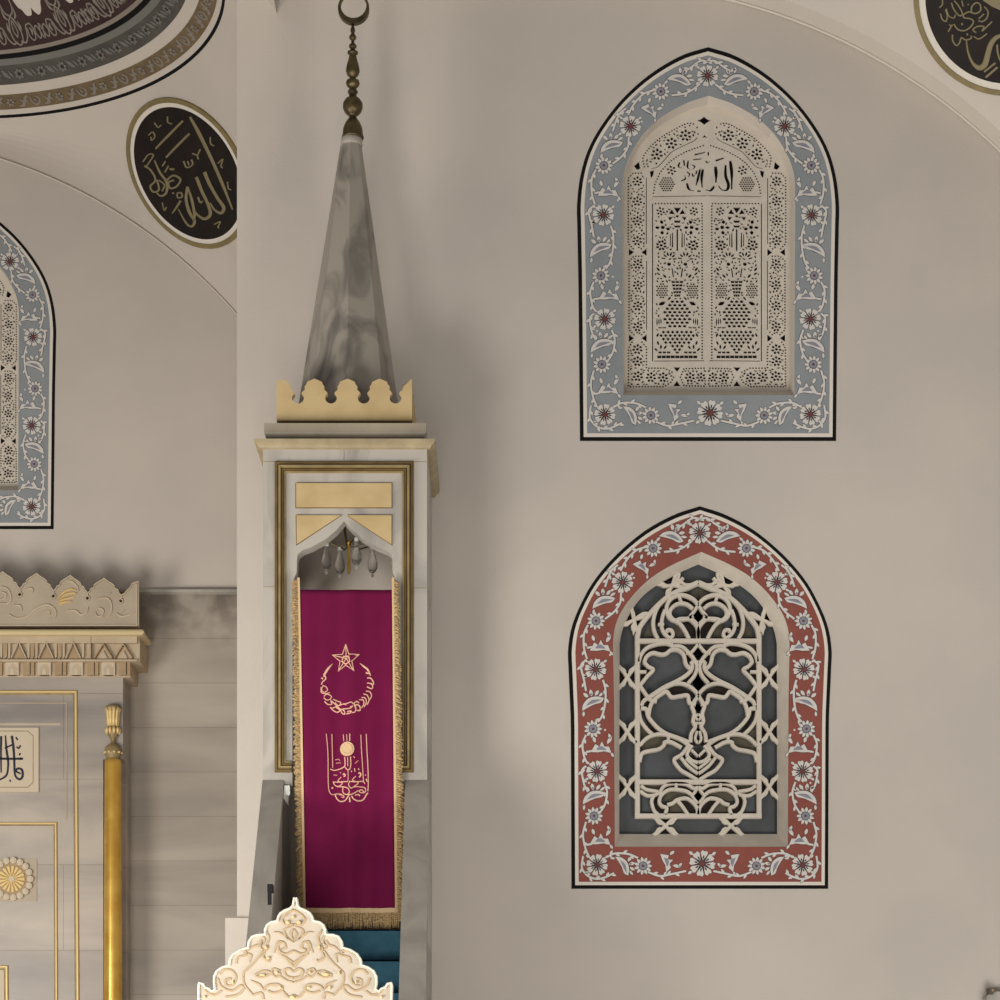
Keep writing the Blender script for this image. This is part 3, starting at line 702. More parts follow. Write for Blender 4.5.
    bar(z2([(580, 55), (650, 62), (705, 105), (760, 170), (790, 240), (770, 320), (710, 395)]), 3.6); bar(z2([(740, 200), (745, 260), (700, 315), (610, 372), (490, 430), (345, 525)]), 3.8)
    bar(z2([(690, 120), (740, 110), (800, 40)]), 3); bar(z2([(735, 200), (800, 200)]), 3)
    bar(z2([(268, 410), (330, 500), (370, 545), (425, 560)]), 3.6); bar(z2([(285, 600), (310, 550), (380, 510), (490, 440), (600, 395), (700, 410), (775, 465), (805, 520)]), 3.6)
    bar(z2([(350, 690), (365, 610), (400, 545), (470, 490), (515, 470), (560, 520), (640, 510), (705, 505), (722, 570), (780, 585)]), 3.8); bar(z2([(800, 510), (770, 555), (745, 600), (765, 670), (755, 740), (775, 790), (740, 850), (730, 930)]), 3.8)
    bar(z2([(262, 640), (280, 730), (335, 810), (400, 870)]), 3.6); bar(z2([(280, 620), (330, 630), (350, 700), (425, 790), (510, 850), (620, 890), (720, 930)]), 3.8)
    dark(z2([(285, 200), (330, 110), (430, 55), (560, 50), (500, 120), (380, 110), (320, 180)])); dark(z2([(590, 70), (650, 70), (700, 110), (620, 90)])); dark(z2([(690, 140), (740, 150), (740, 200), (710, 230)])); dark(z2([(745, 110), (800, 50), (855, 110), (800, 180)]))
    dark(z2([(750, 210), (785, 240), (750, 330), (680, 395), (650, 385), (740, 280)])); dark(z2([(285, 250), (330, 230), (380, 270), (290, 270)])); dark(z2([(278, 310), (330, 310), (278, 390)])); dark(z2([(278, 470), (320, 525), (278, 560)]))
    dark(z2([(385, 520), (490, 450), (500, 480), (400, 540)])); dark(z2([(530, 440), (640, 425), (740, 480), (780, 545), (720, 520), (640, 500), (560, 510)])); dark(z2([(300, 590), (380, 555), (345, 650)])); dark(z2([(285, 640), (320, 660), (420, 850), (380, 860)]))
    dark(z2([(740, 590), (860, 590), (800, 660)])); dark(z2([(780, 690), (820, 690), (820, 820), (780, 820)])); dark(z2([(740, 960), (745, 860), (790, 830), (800, 960)])); dark(z2([(540, 890), (700, 930), (680, 970)]))
    dark(z2([(740, 390), (800, 290), (860, 390), (800, 500)]), 'glass_olive'); dark(z2([(275, 740), (370, 870), (275, 940)]), 'glass_olive'); dark(z2([(275, 30), (380, 40), (275, 130)]), 'glass_olive')
    bar(z2([(800, 675), (775, 700), (800, 730)]), 2.4, True, .02); bar(z2([(770, 760), (800, 755)]), 2.6, True, .02); bar(z2([(790, 830), (775, 900), (800, 940)]), 2.6)
    # foot of the middle panel and lower strip
    bar(z3([(268, 200), (290, 125), (350, 102), (440, 85), (488, 50), (500, 20), (560, 22), (650, 70)]), 3.8); bar(z2([(268, 960), (340, 890), (430, 858), (530, 865), (640, 905), (720, 960)]), 3.6); bar(z2([(530, 870), (530, 920)]), 3)
    dark(z3([(275, 110), (310, 20), (400, -30), (500, -30), (480, 40), (420, 85), (330, 95)]), 'glass_olive')
    bar(z3([(720, 40), (670, 110), (640, 140), (582, 183), (640, 270), (715, 315), (800, 368)]), 3.6); bar(z3([(645, 160), (700, 230), (760, 280), (800, 305)]), 3.2); bar(z3([(745, 50), (700, 130), (740, 185), (800, 205)]), 3.4); bar(z3([(690, 170), (740, 215), (800, 260)]), 2.8); bar(z3([(740, 90), (800, 150)]), 2.6)
    dark(z3([(700, 70), (735, 90), (690, 150), (660, 150)])); dark(z3([(630, 180), (680, 190), (740, 270), (700, 280)])); dark(z3([(740, 310), (800, 290), (800, 350)])); dark(z3([(745, 110), (800, 160), (800, 190), (750, 170)])); dark(z3([(710, 180), (800, 225), (800, 280)]))
    bar(z3([(280, 415), (330, 450), (440, 470)]), 3.4); bar(z3([(272, 465), (340, 505), (410, 500), (440, 480)]), 3.4); bar(z3([(400, 500), (378, 560), (400, 640), (440, 680)]), 3.4); bar(z3([(500, 680), (515, 620), (470, 600), (448, 560), (470, 500), (530, 455), (600, 450), (690, 465), (745, 500)]), 3.6)
    bar(z3([(445, 500), (480, 430), (540, 400), (620, 395), (700, 405), (760, 440), (800, 430)]), 3.4); bar(z3([(520, 590), (570, 575), (610, 545), (690, 530), (750, 565), (790, 620), (800, 680)]), 3.6); bar(z3([(610, 550), (655, 600), (710, 680)]), 3.4); bar(z3([(600, 395), (600, 450)]), 3); bar(z3([(740, 500), (770, 545), (800, 575)]), 3)
    bar(z3([(745, 505), (775, 470), (800, 425)]), 3)
    dark(z3([(290, 420), (470, 400), (430, 470), (330, 440)]), 'glass_olive'); dark(z3([(290, 440), (430, 480), (340, 490)])); dark(z3([(400, 520), (430, 520), (430, 610), (490, 630), (480, 655), (410, 640)])); dark(z3([(470, 460), (540, 410), (740, 430), (740, 470), (600, 425)]))
    dark(z3([(640, 545), (700, 545), (770, 620), (760, 660), (710, 650)])); dark(z3([(800, 430), (850, 515), (800, 580), (750, 515)])); dark(z3([(470, 560), (520, 480), (700, 480), (690, 520), (570, 560)]), 'glass_olive'); dark(z3([(540, 610), (600, 560), (690, 660), (540, 660)]), 'glass_olive')
    dark(z3([(285, 515), (370, 520), (380, 655), (285, 655)]), 'glass_grey')
    g = mb.build('grille', win2, origin=O2)
    gl.box(X(608, d+.055), X(800, d+.055), d+.055, d+.075, Z(845, d+.055), Z(555, d+.055), 'glass_grey')
    gl.build('glass_pane', win2, origin=O2)
red_grille()

# ------------------------------------------------------------------ the vault over the right wall
def vault_right():
    mb = MB(); d0 = DW-.2
    N = 50; xsv = [XL+(XR-XL)*i/N for i in range(N+1)]
    a = [Vector((x, DW, arc_z(x))) for x in xsv]; b = [Vector((x, d0, arc_z(x))) for x in xsv]
    mb.strip(a, b, 'plaster_vault', False)
    prev = b
    for k in range(1, 7):
        t = k/6
        cur = [Vector((x-.25*t, d0-1.5*t-.15*math.sin(math.pi*t), arc_z(x)+2.6*t)) for x in xsv]
        mb.strip(prev, cur, 'plaster_vault', False); prev = cur
    o = mb.build('ceiling', smooth=True); tag(o, kind='structure')
    # bright fillet where wall and arch meet
    f = MB(); P = [Vector((x, DW-.012, arc_z(x)-.008)) for x in xsv]
    f.tube(P, .008, 'plaster_light', 6); tag(f.build('trim_1'), kind='structure')
    return o
vr = vault_right()
def surf(obs):
    bms = bmesh.new()
    for o in obs:
        m2 = o.data.copy(); m2.transform(o.matrix_basis); bms.from_mesh(m2); bpy.data.meshes.remove(m2)
    t = BVHTree.FromBMesh(bms); bms.free(); eye = Vector((0, 0, EYE))
    def mf(u, v, h):
        d = (W(u, v, 10)-eye).normalized(); loc, n, i, dist = t.ray_cast(eye, d)
        if loc is None: return W(u, v, 17)
        if n.dot(d) > 0: n = -n
        return loc+n*h
    return mf

# ------------------------------------------------------------------ bay: back wall, wainscot, vault, dome
KB = DB/F
win3_off = Vector((X(-54.6, DB), DB, Z(529.2, DB)))      # window_3 is a twin of window_1 on the bay wall
hole3 = [(W(p.x, p.y, DW).x-O1.x+win3_off.x, W(p.x, p.y, DW).z-O1.z+win3_off.z) for p in blue_open]
BA = dict(x=X(-159, DB), z=Z(659, DB), r=525*KB)
BXL, BXR = -7.6, -1.45
def bay_z(x): return BA['z']+math.sqrt(max(BA['r']**2-(x-BA['x'])**2, .01))
btop = [(BXR-(BXR-BXL)*i/50, bay_z(BXR-(BXR-BXL)*i/50)) for i in range(51)]
wb = plate('wall_back', [[(BXL, 0), (BXR, 0)]+btop, hole3], DB, DB+.3, 'plaster'); tag(wb, kind='structure')
win3 = copy_tree(win1); win3.name = 'window_3'; win3.location = win3_off
win3['label'] = 'half seen twin window with blue painted border on the bay wall, at left edge'
mb = MB(); mb.box(BXR, BXR+.3, DW+.3, DB+.3, 0, 7.6, 'plaster'); tag(mb.build('wall_side'), kind='structure')

RX, RY, RC, RZ = 2.15, 2.2, Vector((-4.0, 16.1, 0)), 9.585
PROF = [(0, 0, 0), (9, .05, .04), (25, .158, .103), (35, .235, .14), (57, .36, .235), (69, .44, .286), (117, .72, .50), (170, 1.10, .72), (240, 1.7, .95), (300, 2.1, 1.02)]
def prof(s):
    for a, b in zip(PROF, PROF[1:]):
        if s <= b[0]:
            t = (s-a[0])/(b[0]-a[0]); return a[1]+(b[1]-a[1])*t, a[2]+(b[2]-a[2])*t
    return PROF[-1][1:]
def dome_f(ang, s, h):
    """ang: degrees from the far point, clockwise towards the right; s: way up the dome; h: off its surface"""
    dr, dz = prof(s); a = math.radians(ang); k = 1-(dr+h*.6)/2.17
    return Vector((RC.x+RX*k*math.sin(a), RC.y+RY*k*math.cos(a), RZ+dz-h*.8))
def bay_vault():
    mb = MB(); N = 40; rows = 10
    lo = []; hi = []
    for i in range(-N, N+25):
        ang = i/N*90; hi.append(dome_f(ang, 0, 0))
        a = abs(ang); sg = 1 if ang >= 0 else -1
        if a <= 45:
            x = RC.x+(BXR-RC.x)*(a/45) if sg > 0 else RC.x-(BXL-RC.x)*-1*(a/45)
            lo.append(Vector((x, DB, bay_z(x))))
        else:
            t = (a-45)/45; y = DB-2.3*t; xx = BXR if sg > 0 else BXL
            lo.append(Vector((xx, y, bay_z(xx)+(1.9 if sg > 0 else 1.2)*math.sin(min(t, 1.2)*math.pi/2))))
    prev = lo
    for k in range(1, rows+1):
        t = k/rows
        cur = [a.lerp(b, t)+Vector((0, .10, .14))*math.sin(math.pi*t)*.5 for a, b in zip(lo, hi)]
        mb.strip(prev, cur, 'plaster_vault', False); prev = cur
    o = mb.build('ceiling.001', smooth=True); tag(o, kind='structure')
    f = MB(); P = [Vector((x, DB-.012, bay_z(x)-.004)) for x in [BXL+(BXR-BXL)*i/60 for i in range(61)]]
    f.tube(P, .006, 'plaster_light', 6); tag(f.build('trim_2'), kind='structure')
    return o
bv = bay_vault()

def dome():
    root = empty('ceiling.002', (RC.x, RC.y, RZ), kind='structure')
    mb = MB(); A0, A1, n = -100, 125, 120
    def ring(s0, s1, mn, m=2, h=0.0):
        for k in range(m):
            a, b = s0+(s1-s0)*k/m, s0+(s1-s0)*(k+1)/m
            mb.strip([dome_f(A0+(A1-A0)*i/n, a, h) for i in range(n+1)], [dome_f(A0+(A1-A0)*i/n, b, h) for i in range(n+1)], mn, False)
    ring(0, 3.4, 'line_black'); ring(3.4, 9, 'plaster_vault'); ring(9, 25, 'dome_brown'); ring(25, 35, 'plaster_vault')
    ring(35, 55.5, 'dome_grey'); ring(55.5, 62, 'dome_floret'); ring(62, 67, 'line_black'); ring(67, 71, 'dome_vine'); ring(71, 300, 'dome_maroon', 10)
    def st(P, w, mn, h=.012): mb.stroke(catmull(P, 4), w, lambda u, v, hh: dome_f(u, v, hh), 0, h, mn, ch=.2)
    # NB: u in degrees, v in way-up; a degree is about 5.3 of v, so strokes are drawn in a stretched frame
    DEG = 5.3
    fmap = lambda u, v, h: dome_f(u/DEG, v, h)
    def sk(P, w, mn, h=.010): mb.stroke(catmull(P, 4), w, fmap, 0, h, mn, ch=.2)
    for k in range(-12, 20):
        u = k*5.6*DEG+2
        sk([(u-6, 13), (u-2, 12.5), (u+1, 16), (u+4, 21), (u+7, 22.5)], [1, 3.6, 3.2, 1.2], 'dome_vine'); sk([(u-3, 20), (u-1, 17), (u+2, 14.5)], [.8, 2.6, .8], 'dome_vine'); sk([(u+3, 21), (u+3.5, 18), (u+6, 15)], [.8, 2.2, .8], 'dome_vine')
        v = u+14.5
        if k % 2:
            for i in range(6): a = i*math.pi/3; mb.prism(leafp(v+1.2*math.cos(a), 17+1.2*math.sin(a), 3.8, 2.6, a, 3), fmap, 0, .011, 'dome_vine')
            mb.prism(circ(v, 17, 1.2, 7), fmap, 0, .013, 'dome_brown')
        else: sk([(v-4, 21.5), (v-5, 17), (v-1, 12.5), (v+4, 14.5), (v+5, 19), (v+1, 22)], [1, 2, 2.4, 2, 1], 'dome_vine'); sk([(v-1, 19), (v, 16)], 2, 'dome_vine')
        w = u+8
        for i in range(7): a = i*2*math.pi/7; mb.prism(leafp(w+1.6*math.cos(a), 46+1.6*math.sin(a), 4.6, 3.2, a, 3), fmap, 0, .011, 'dome_floret')
        mb.prism(circ(w, 46, 1.9, 8), fmap, 0, .013, 'dome_maroon')
        sk([(w+8, 51), (w+12, 46), (w+17, 42)], [1.5, 5, 1.5], 'dome_floret'); sk([(w+17, 50), (w+19, 46), (w+22, 42)], [1, 3, 1], 'dome_floret')
    # vines and pale cartouches of the painted dome
    P = 78.0
    for k in range(-6, 9):
        u = k*P+8
        for sg in (1, -1):
            f = lambda L: [(u+sg*x*.56, y) for x, y in L]
            sk(f([(0, 74), (10, 78), (14, 88), (8, 98), (0, 104)]), 1.8, 'dome_vine'); sk(f([(0, 82), (5, 88), (3, 96), (0, 100)]), 1.5, 'dome_vine'); sk(f([(5, 78), (16, 76), (26, 82), (32, 92), (42, 94)]), 1.8, 'dome_vine')
            sk(f([(14, 86), (17, 92), (15, 98)]), [.8, 3, .8], 'dome_vine'); sk(f([(34, 90), (32, 82), (38, 77), (46, 79), (49, 88), (44, 94), (36, 93)]), 1.6, 'dome_vine'); sk(f([(40, 82), (43, 86), (40, 90)]), [1, 3.4, 1], 'dome_vine')
            sk(f([(49, 86), (56, 78), (63, 80), (68, 90), (72, 92)]), 1.6, 'dome_vine'); sk(f([(49, 82), (56, 90), (63, 88), (68, 78), (72, 78)]), 1.6, 'dome_vine')
            sk(f([(0, 104), (12, 108), (16, 118), (10, 128), (0, 134)]), 1.8, 'dome_vine'); sk(f([(8, 100), (16, 104), (18, 112)]), [.8, 3, .8], 'dome_vine')
        c = u+P/2
        Q = [(-34, 150), (-40, 122), (-34, 108), (-26, 104), (-20, 98), (-8, 97), (-3, 101), (0, 104), (4, 100), (12, 96), (22, 99), (30, 106), (38, 112), (42, 126), (36, 150)]
        mb.prism([(c+p.x*.62, p.y+4) for p in catmull(Q, 4)], fmap, 0, .008, 'plaster_vault')
    o = mb.build('painted_dome', root, origin=root.location, smooth=False)
    return root
dome()

# ---- wainscot of the bay
mb = MB(); d = DB-.05
mb.box(BXL, BXR, d, DB, 0, Z(594.5, d), 'marble_courses'); tag(mb.build('wainscot'), kind='structure')
mb = MB(); y0 = Z(594.5, d)
mb.levels([(BXL, BXR, d-.004, DB, y0), (BXL, BXR, d-.035, DB, y0+.012), (BXL, BXR, d-.035, DB, y0+.03), (BXL, BXR, d-.01, DB, y0+.042)], 'marble_white'); tag(mb.build('trim_3'), kind='structure')
# ---- plinth at the foot of the right wall's corner
mb = MB(); mb.box(XL-.07, X(262, DW), DW-.06, DW+.29, 0, Z(918, DW-.06), 'plaster'); tag(mb.build('baseboard_right'), kind='structure')
mb = MB(); mb.box(-9, 6, -1.5, DB+.3, -.2, 0, 'carpet_floor'); tag(mb.build('floor'), kind='structure')

# ------------------------------------------------------------------ painted roundels with gold script
def roundel(name, mf, c, L, strokes, label, rings=(1.0, .935, .875), extra=None):
    root = empty(name, mf(c[0], c[1], 0), label, 'painted roundel')
    def E(r, a): return (c[0]+r*(L[0][0]*math.cos(a)+L[0][1]*math.sin(a)), c[1]+r*(L[1][0]*math.cos(a)+L[1][1]*math.sin(a)))
    n = 72
    def band(r0, r1, h, mn, pname):
        mb = MB(); m = max(1, int(abs(r0-r1)*9))
        for k in range(m):
            a, b = r0+(r1-r0)*k/m, r0+(r1-r0)*(k+1)/m
            mb.strip([mf(*E(a, 2*math.pi*i/n), h) for i in range(n)], [mf(*E(b, 2*math.pi*i/n), h) for i in range(n)], mn)
        mb.strip([mf(*E(r0, 2*math.pi*i/n), -.01) for i in range(n)], [mf(*E(r0, 2*math.pi*i/n), h) for i in range(n)], mn)
        return mb.build(pname, root, origin=root.location)
    band(rings[0], rings[1], .016, 'roundel_gold', 'gold_ring'); band(rings[1], rings[2], .010, 'line_white', 'white_ring'); band(rings[2], .002, .012, 'roundel_black', 'black_field')
    mb = MB()
    for P, w in strokes: mb.stroke(catmull(P, 5), w, mf, .008, .018, 'script_gold', ch=.2)
    if extra: extra(mb, mf)
    mb.build('script', root, origin=root.location)
    return root
sL = lambda L: [(120+x*.16, 90+y*.16) for x, y in L]
S = []
for pts, w in (([(445, 165), (500, 265), (580, 430), (650, 590), (712, 745)], [2.2, 3.6, 3.2, 3, 1.2]), ([(535, 510), (570, 590), (615, 670), (655, 730), (640, 765), (600, 745), (572, 700)], [3.4, 3, 3, 3.4, 3, 2, 1.2]),
               ([(485, 540), (520, 630), (560, 715), (572, 775), (535, 802), (490, 775), (468, 740)], [3.4, 3, 3, 3.4, 3, 2, 1.2]), ([(428, 600), (420, 680), (440, 760), (472, 815), (455, 850), (420, 830), (370, 740)], [2.4, 3, 3.2, 3, 2.4, 2, 1]),
               ([(430, 600), (455, 680), (472, 770), (470, 820)], [1.6, 2.6, 2.8, 1.6]), ([(230, 362), (315, 275), (402, 188)], [2, 2.6, 2.2]), ([(295, 417), (370, 340), (442, 268)], [2, 2.6, 2.2]),
               ([(272, 472), (292, 440)], 1.6), ([(288, 510), (312, 468)], 1.6), ([(318, 490), (348, 492)], 2.2), ([(160, 470), (200, 500), (228, 560), (195, 600), (215, 635), (250, 620), (238, 560)], 2),
               ([(222, 435), (255, 510), (298, 575), (295, 640), (262, 660), (235, 640)], [1.4, 2.4, 2.6, 2.2, 1.4]), ([(150, 445), (185, 400), (215, 402), (195, 440), (165, 480)], 1.5), ([(250, 560), (285, 590), (270, 630)], 1.6),
               ([(300, 560), (340, 530), (385, 555), (360, 600), (320, 610), (310, 575), (345, 560)], 2.0), ([(387, 688), (360, 730), (333, 770)], [2.4, 2, 1]), ([(365, 640), (390, 640), (395, 665), (370, 670), (362, 645)], 1.6), ([(335, 638), (345, 645)], 1.8),
               ([(305, 160), (308, 198), (335, 208)], 1.3), ([(222, 200), (245, 228), (266, 214)], 1.3), ([(185, 278), (212, 258), (225, 288), (205, 310), (200, 288)], 1.3), ([(405, 440), (425, 480), (462, 462), (455, 430)], 1.5), ([(430, 440), (440, 465)], 1.2),
               ([(462, 392), (490, 402), (510, 366)], 1.5), ([(490, 402), (497, 430)], 1.4), ([(572, 290), (575, 332), (596, 345)], 1.3), ([(620, 455), (650, 430), (640, 470), (650, 485)], 1.4), ([(680, 570), (685, 610), (704, 622)], 1.3), ([(598, 835), (635, 820), (622, 850), (630, 860)], 1.4), ([(270, 702), (282, 750), (297, 730)], 1.4), ([(495, 665), (510, 700), (526, 690)], 1.6)):
    S.append((sL(pts), w))
mfL = surf([bv])
roundel('calligraphy_roundel', mfL, (188.8, 172.9), ((61.8, 0), (25.5, 71.3)), S, 'tilted black oval roundel with gold script, cut off by the wall corner beside the spire')
sR = lambda L: [(900+x*.1, y*.1) for x, y in L]
S = []
for pts, w in (([(672, 400), (690, 520), (735, 625), (800, 672), (855, 640), (885, 540), (915, 440), (970, 370), (1060, 340)], [1.4, 2, 3, 5.4, 6, 5.6, 5.2, 4.6, 3]), ([(980, 440), (988, 530), (1015, 600), (1060, 640)], 2), ([(850, 712), (965, 622)], 2.2), ([(866, 768), (985, 664)], 2.4),
               ([(532, 340), (535, 400), (570, 448), (602, 422), (622, 370), (660, 392), (715, 380), (722, 350)], 1.6), ([(680, 325), (684, 350)], 1.6), ([(745, 358), (800, 382), (880, 330)], 1.6), ([(770, 320), (738, 290), (790, 256), (848, 262), (832, 302), (930, 210)], 1.6), ([(545, 235), (590, 290), (660, 298), (720, 255), (742, 205), (700, 178), (650, 172), (645, 140), (700, 112), (760, 130), (812, 100), (808, 40), (768, 22), (725, 65), (722, 120)], 1.7),
               ([(850, 60), (888, 110), (878, 172), (835, 208), (792, 202)], 1.6), ([(795, 182), (850, 132)], 1.5), ([(412, 130), (432, 190), (468, 205), (480, 150), (462, 90)], 1.6), ([(522, 20), (545, 85), (600, 150), (632, 128), (592, 50), (550, 0)], 1.6), ([(470, 80), (498, 155), (548, 172), (560, 140)], 1.4), ([(432, -20), (430, 40), (402, 70)], 1.6), ([(625, 0), (640, 60)], 1.5), ([(490, 310), (532, 238)], 1.6), ([(500, 238), (525, 262)], 1.4), ([(685, 36), (695, 42)], 1.8), ([(625, 225), (632, 245)], 2)):
    S.append((sR(pts), w))
def gold_mass(mb, mf): mb.prism([(980, -8), (984, 0), (993, 6), (1002, 10), (1014, 12), (1014, -8)], mf, .008, .018, 'script_gold')
roundel('calligraphy_roundel', surf([vr]), (1008, -3), ((94, 0), (0, 98.5)), S, 'black roundel with gold script on the vault, cut off by the top right corner', (1.0, .945, .875), gold_mass)

# ------------------------------------------------------------------ pulpit (minbar)
minbar = empty('pulpit', (X(345, DK), DK, 0), 'tall narrow marble pulpit with pointed spire, gilt mouldings and a carved cream gate crest', 'pulpit')
def P_(mb, name, smooth=False, parent=None): return mb.build(name, parent or minbar, origin=(minbar.location if parent is None else Vector(parent.matrix_basis.translation)+minbar.location), smooth=smooth)
k = DK/F; mfK = plane(DK)
# front frame with its ogee opening
openL = [(344, 521), (337, 529.5), (326, 539), (312, 546.8), (302.5, 550.4), (298, 554), (297, 559), (296.6, 572), (295, 576), (292.6, 581), (292.3, 786)]
opn = openL+[(2*344.6-x, y) for x, y in reversed(openL[1:])]
outl = [(263, 786), (263, 449), (427, 449), (427, 786)]
o = plate('front_frame', [[(X(x, DK), Z(y, DK)) for x, y in [(263, 786), (263, 449), (427, 449), (427, 786)]+[(2*344.6-x, y) for x, y in reversed(openL[1:])]+openL]], DK, DK+.12, 'marble_white', minbar, minbar.location)
# side walls and back of the kiosk
mb = MB(); xa, xb = X(263, DK), X(427, DK)
for a, b in ((xa, xa+.08), (xb-.08, xb)):              # unseen opening added in each side to let light in
    mb = MB(); mb.box(a, b, DK+.12, DW, 3.0, 3.93, 'marble_white'); mb.box(a, b, DK+.12, DW, Z(575, DK), Z(449, DK), 'marble_white')
    mb.box(a, b, DK+.12, DK+.24, 3.93, Z(575, DK), 'marble_white'); mb.box(a, b, DW-.2, DW, 3.93, Z(575, DK), 'marble_white'); P_(mb, 'side_panel')
mb = MB(); mb.box(xa+.08, xb-.08, DK+.13, DW-.005, Z(500, DK), Z(470, DK), 'marble_grey'); P_(mb, 'kiosk_ceiling')
mb = MB(); mb.box(xa+.001, xb-.001, DK+.05, DW, 0.0, 3.03, 'marble_grey'); P_(mb, 'platform')
mb = MB()
for L in ([(263.2, 461.8), (426.8, 461.8)], [(344, 449), (344, 461.8)], [(263.2, 587), (274.6, 587)], [(413.6, 588), (426.8, 588)]):
    mb = MB(); mb.stroke(L, .7, mfK, 0, .002, 'gilt_stone'); P_(mb, 'marble_joint')
# gilt mouldings round the opening
for off, w, h, mn in ((1.6, 3.4, .018, 'gilt_dark'), (5.0, 3.0, .030, 'gilt_dull'), (8.0, 2.4, .020, 'gilt_dark'), (10.2, 2.0, .014, 'gilt_dull')):
    mb = MB(); l, r, t, b = 275+off, 413.5-off, 462+off, 772.5-off
    mb.stroke([(292, b), (l, b), (l, t), (r, t), (r, b), (397, b)], w, mfK, 0, h, mn, ch=.25); P_(mb, 'gilt_moulding')
# sandstone panels over the arch
def panel(P, nm):
    mb = MB(); mb.stroke(P+[P[0]], 1.6, mfK, 0, .006, 'gilt_dark', ch=.3); mb.prism(P, mfK, 0, .010, 'stone_gold'); P_(mb, nm)
panel([(296.3, 483.5), (391.6, 483.5), (391.6, 507.6), (296.3, 507.6)], 'sandstone_panel')
panel([(296.6, 515.6), (341, 515.6), (296.9, 544.6)], 'spandrel_panel'); panel([(348, 515.6), (391.6, 515.6), (391.6, 544.6)], 'spandrel_panel')
# cornice
mb = MB(); zt, zb = Z(441.5, DK), Z(449.5, DK)
def lv(o, z, back=DW-.001): return (xa-o, xb+o, DK-o, back, z)
mb.levels([lv(.002, zb), lv(.022, zb+.004), lv(.03, zb+.02), lv(.048, zb+.032), lv(.052, zb+.05), lv(.045, zt), lv(0, zt+.004)], 'gilt_stone'); P_(mb, 'cornice_moulding')
mb = MB(); z0, z1 = Z(441.5, DK)+.004, Z(422, DK)
mb.levels([lv(-.03, z0), lv(-.015, z0+.03), lv(-.005, z0+.055), lv(-.005, z1-.005), lv(-.03, z1)], 'marble_tan'); P_(mb, 'cornice_slab')
# crenellation
dc = DK+.06
def crenel(mf, x0, x1, yb, spec):
    """spec: notch centres; merlons with stepped ogee tops between keyhole notches"""
    P = [(x0, yb), (x0, 383)]
    cs = [280.5]+[(a+b)/2 for a, b in zip(spec, spec[1:])]+[411.5]
    P += [(x0+.5, 381), (282, 379.3), (285.5, 380.2), (288.5, 383), (290.5, 386.2), (291.5, 390)]
    for i, c in enumerate(spec):
        P += [(c-4.6, 391.5), (c-3.4, 393.2)]
        P += [(c+6.0*math.cos(a), 398+5.6*math.sin(a)) for a in [math.radians(q) for q in range(225, 225-271, -30)]]
        P += [(c+3.4, 393.2), (c+4.6, 391.5)]
        if i < len(spec)-1:
            m = cs[i+1]
            P += [(m-9.6, 389.5), (m-10, 386.6), (m-8, 384), (m-7.6, 382), (m-3.5, 380), (m, 378.6), (m+3.5, 380), (m+7.6, 382), (m+8, 384), (m+10, 386.6), (m+9.6, 389.5)]
        else: P += [(402.5, 390), (403.5, 386.5), (406.5, 384), (409.5, 380.5), (411, 378.9)]
    P += [(x1, 379.5), (x1, yb)]
    return P
CP = crenel(None, 276.5, 412, 420.5, [298, 331, 363.8, 395.5])
mb = MB(); mb.prism(CP, plane(dc), -.06, 0, 'stone_gold', back=True); P_(mb, 'crenellation')
for sx in (276.5, 412):                                 # the same crest along the two sides
    x0 = X(sx, dc); th = .06 if sx < 300 else -.06
    mfs = lambda u, v, h, x0=x0: Vector((x0+h, dc+.061+(u-276.5)/135.5*.86, Z(v, dc)))
    mb = MB(); mb.prism(CP, mfs, th, 0, 'stone_gold', back=True); P_(mb, 'crenellation')
# spire: an eight sided marble pyramid
DS = 15.1; scx = X(348, DS); zb, zt = Z(421, DK)-.002, Z(146, DS); R0, R1 = 56*DS/F, 10.6*DS/F
mb = MB(); vs = []
for R, z, cx in ((R0, zb, scx), (R1, zt, X(351, DS))):
    for i in range(8):
        a = math.radians(-4.3+45*i-90+6); vs.append((cx+R*math.cos(a), DS+R*math.sin(a)*1.0, z))
mb.add(vs, [(i, (i+1) % 8, 8+(i+1) % 8, 8+i) for i in range(8)]+[tuple(range(8)), tuple(range(8, 16))], 'marble_spire'); P_(mb, 'spire')
c = (X(351.6, DS), DS)
mb = MB(); q = DS/F
zz = lambda y: Z(y, DS)
mb.lathe([(11*q, zt-.002), (10.6*q, zz(140)), (10.3*q, zz(138.2))], c, 'marble_grey', 16); P_(mb, 'spire_collar', True)
mb = MB(); c = (X(352.8, DS), DS)
prf = [(138.4, 11), (136.5, 11), (135, 10.3), (128, 9.6), (122.5, 7.2), (119, 4.6), (116.3, 3), (115, 5.5), (112, 8.4), (108, 10), (103.5, 9.8), (99.5, 7.4), (97.3, 4.2), (94.6, 3.6), (93.2, 4.8), (91.4, 5), (89.6, 3.8), (88.4, 3.4), (86.5, 5.6), (83.8, 7), (81, 6.4), (79, 3.2), (77.4, 3.2), (75.3, 5.6), (71.5, 7), (66.5, 6.4), (59, 4.3), (54.6, 3.4), (53.6, 5.2), (52.2, 5.4), (51, 3.4), (49, 2), (47.6, 3.6), (46, 3.9), (44.2, 2.8), (43, 1.6), (40.4, 1.6), (38.8, 3.4), (37, 3.7), (35, 2.6), (33.6, 1.5), (31.6, 2.2), (30, 2.5), (28, 1.8), (26.4, 1.3), (24.6, 1.6)]
mb.lathe([(r*q, zz(y)) for y, r in prf], c, 'brass_old', 18); fin = P_(mb, 'finial', True)
mb = MB(); cc = (353.9, 10.6); ri = 12.9
P = []
for i in range(41):
    a = math.radians(90+(i-20)*7.6); P.append((a, i))
outer = [(cc[0]+15.6*math.cos(a), cc[1]+15.4*math.sin(a)) for a, i in P]
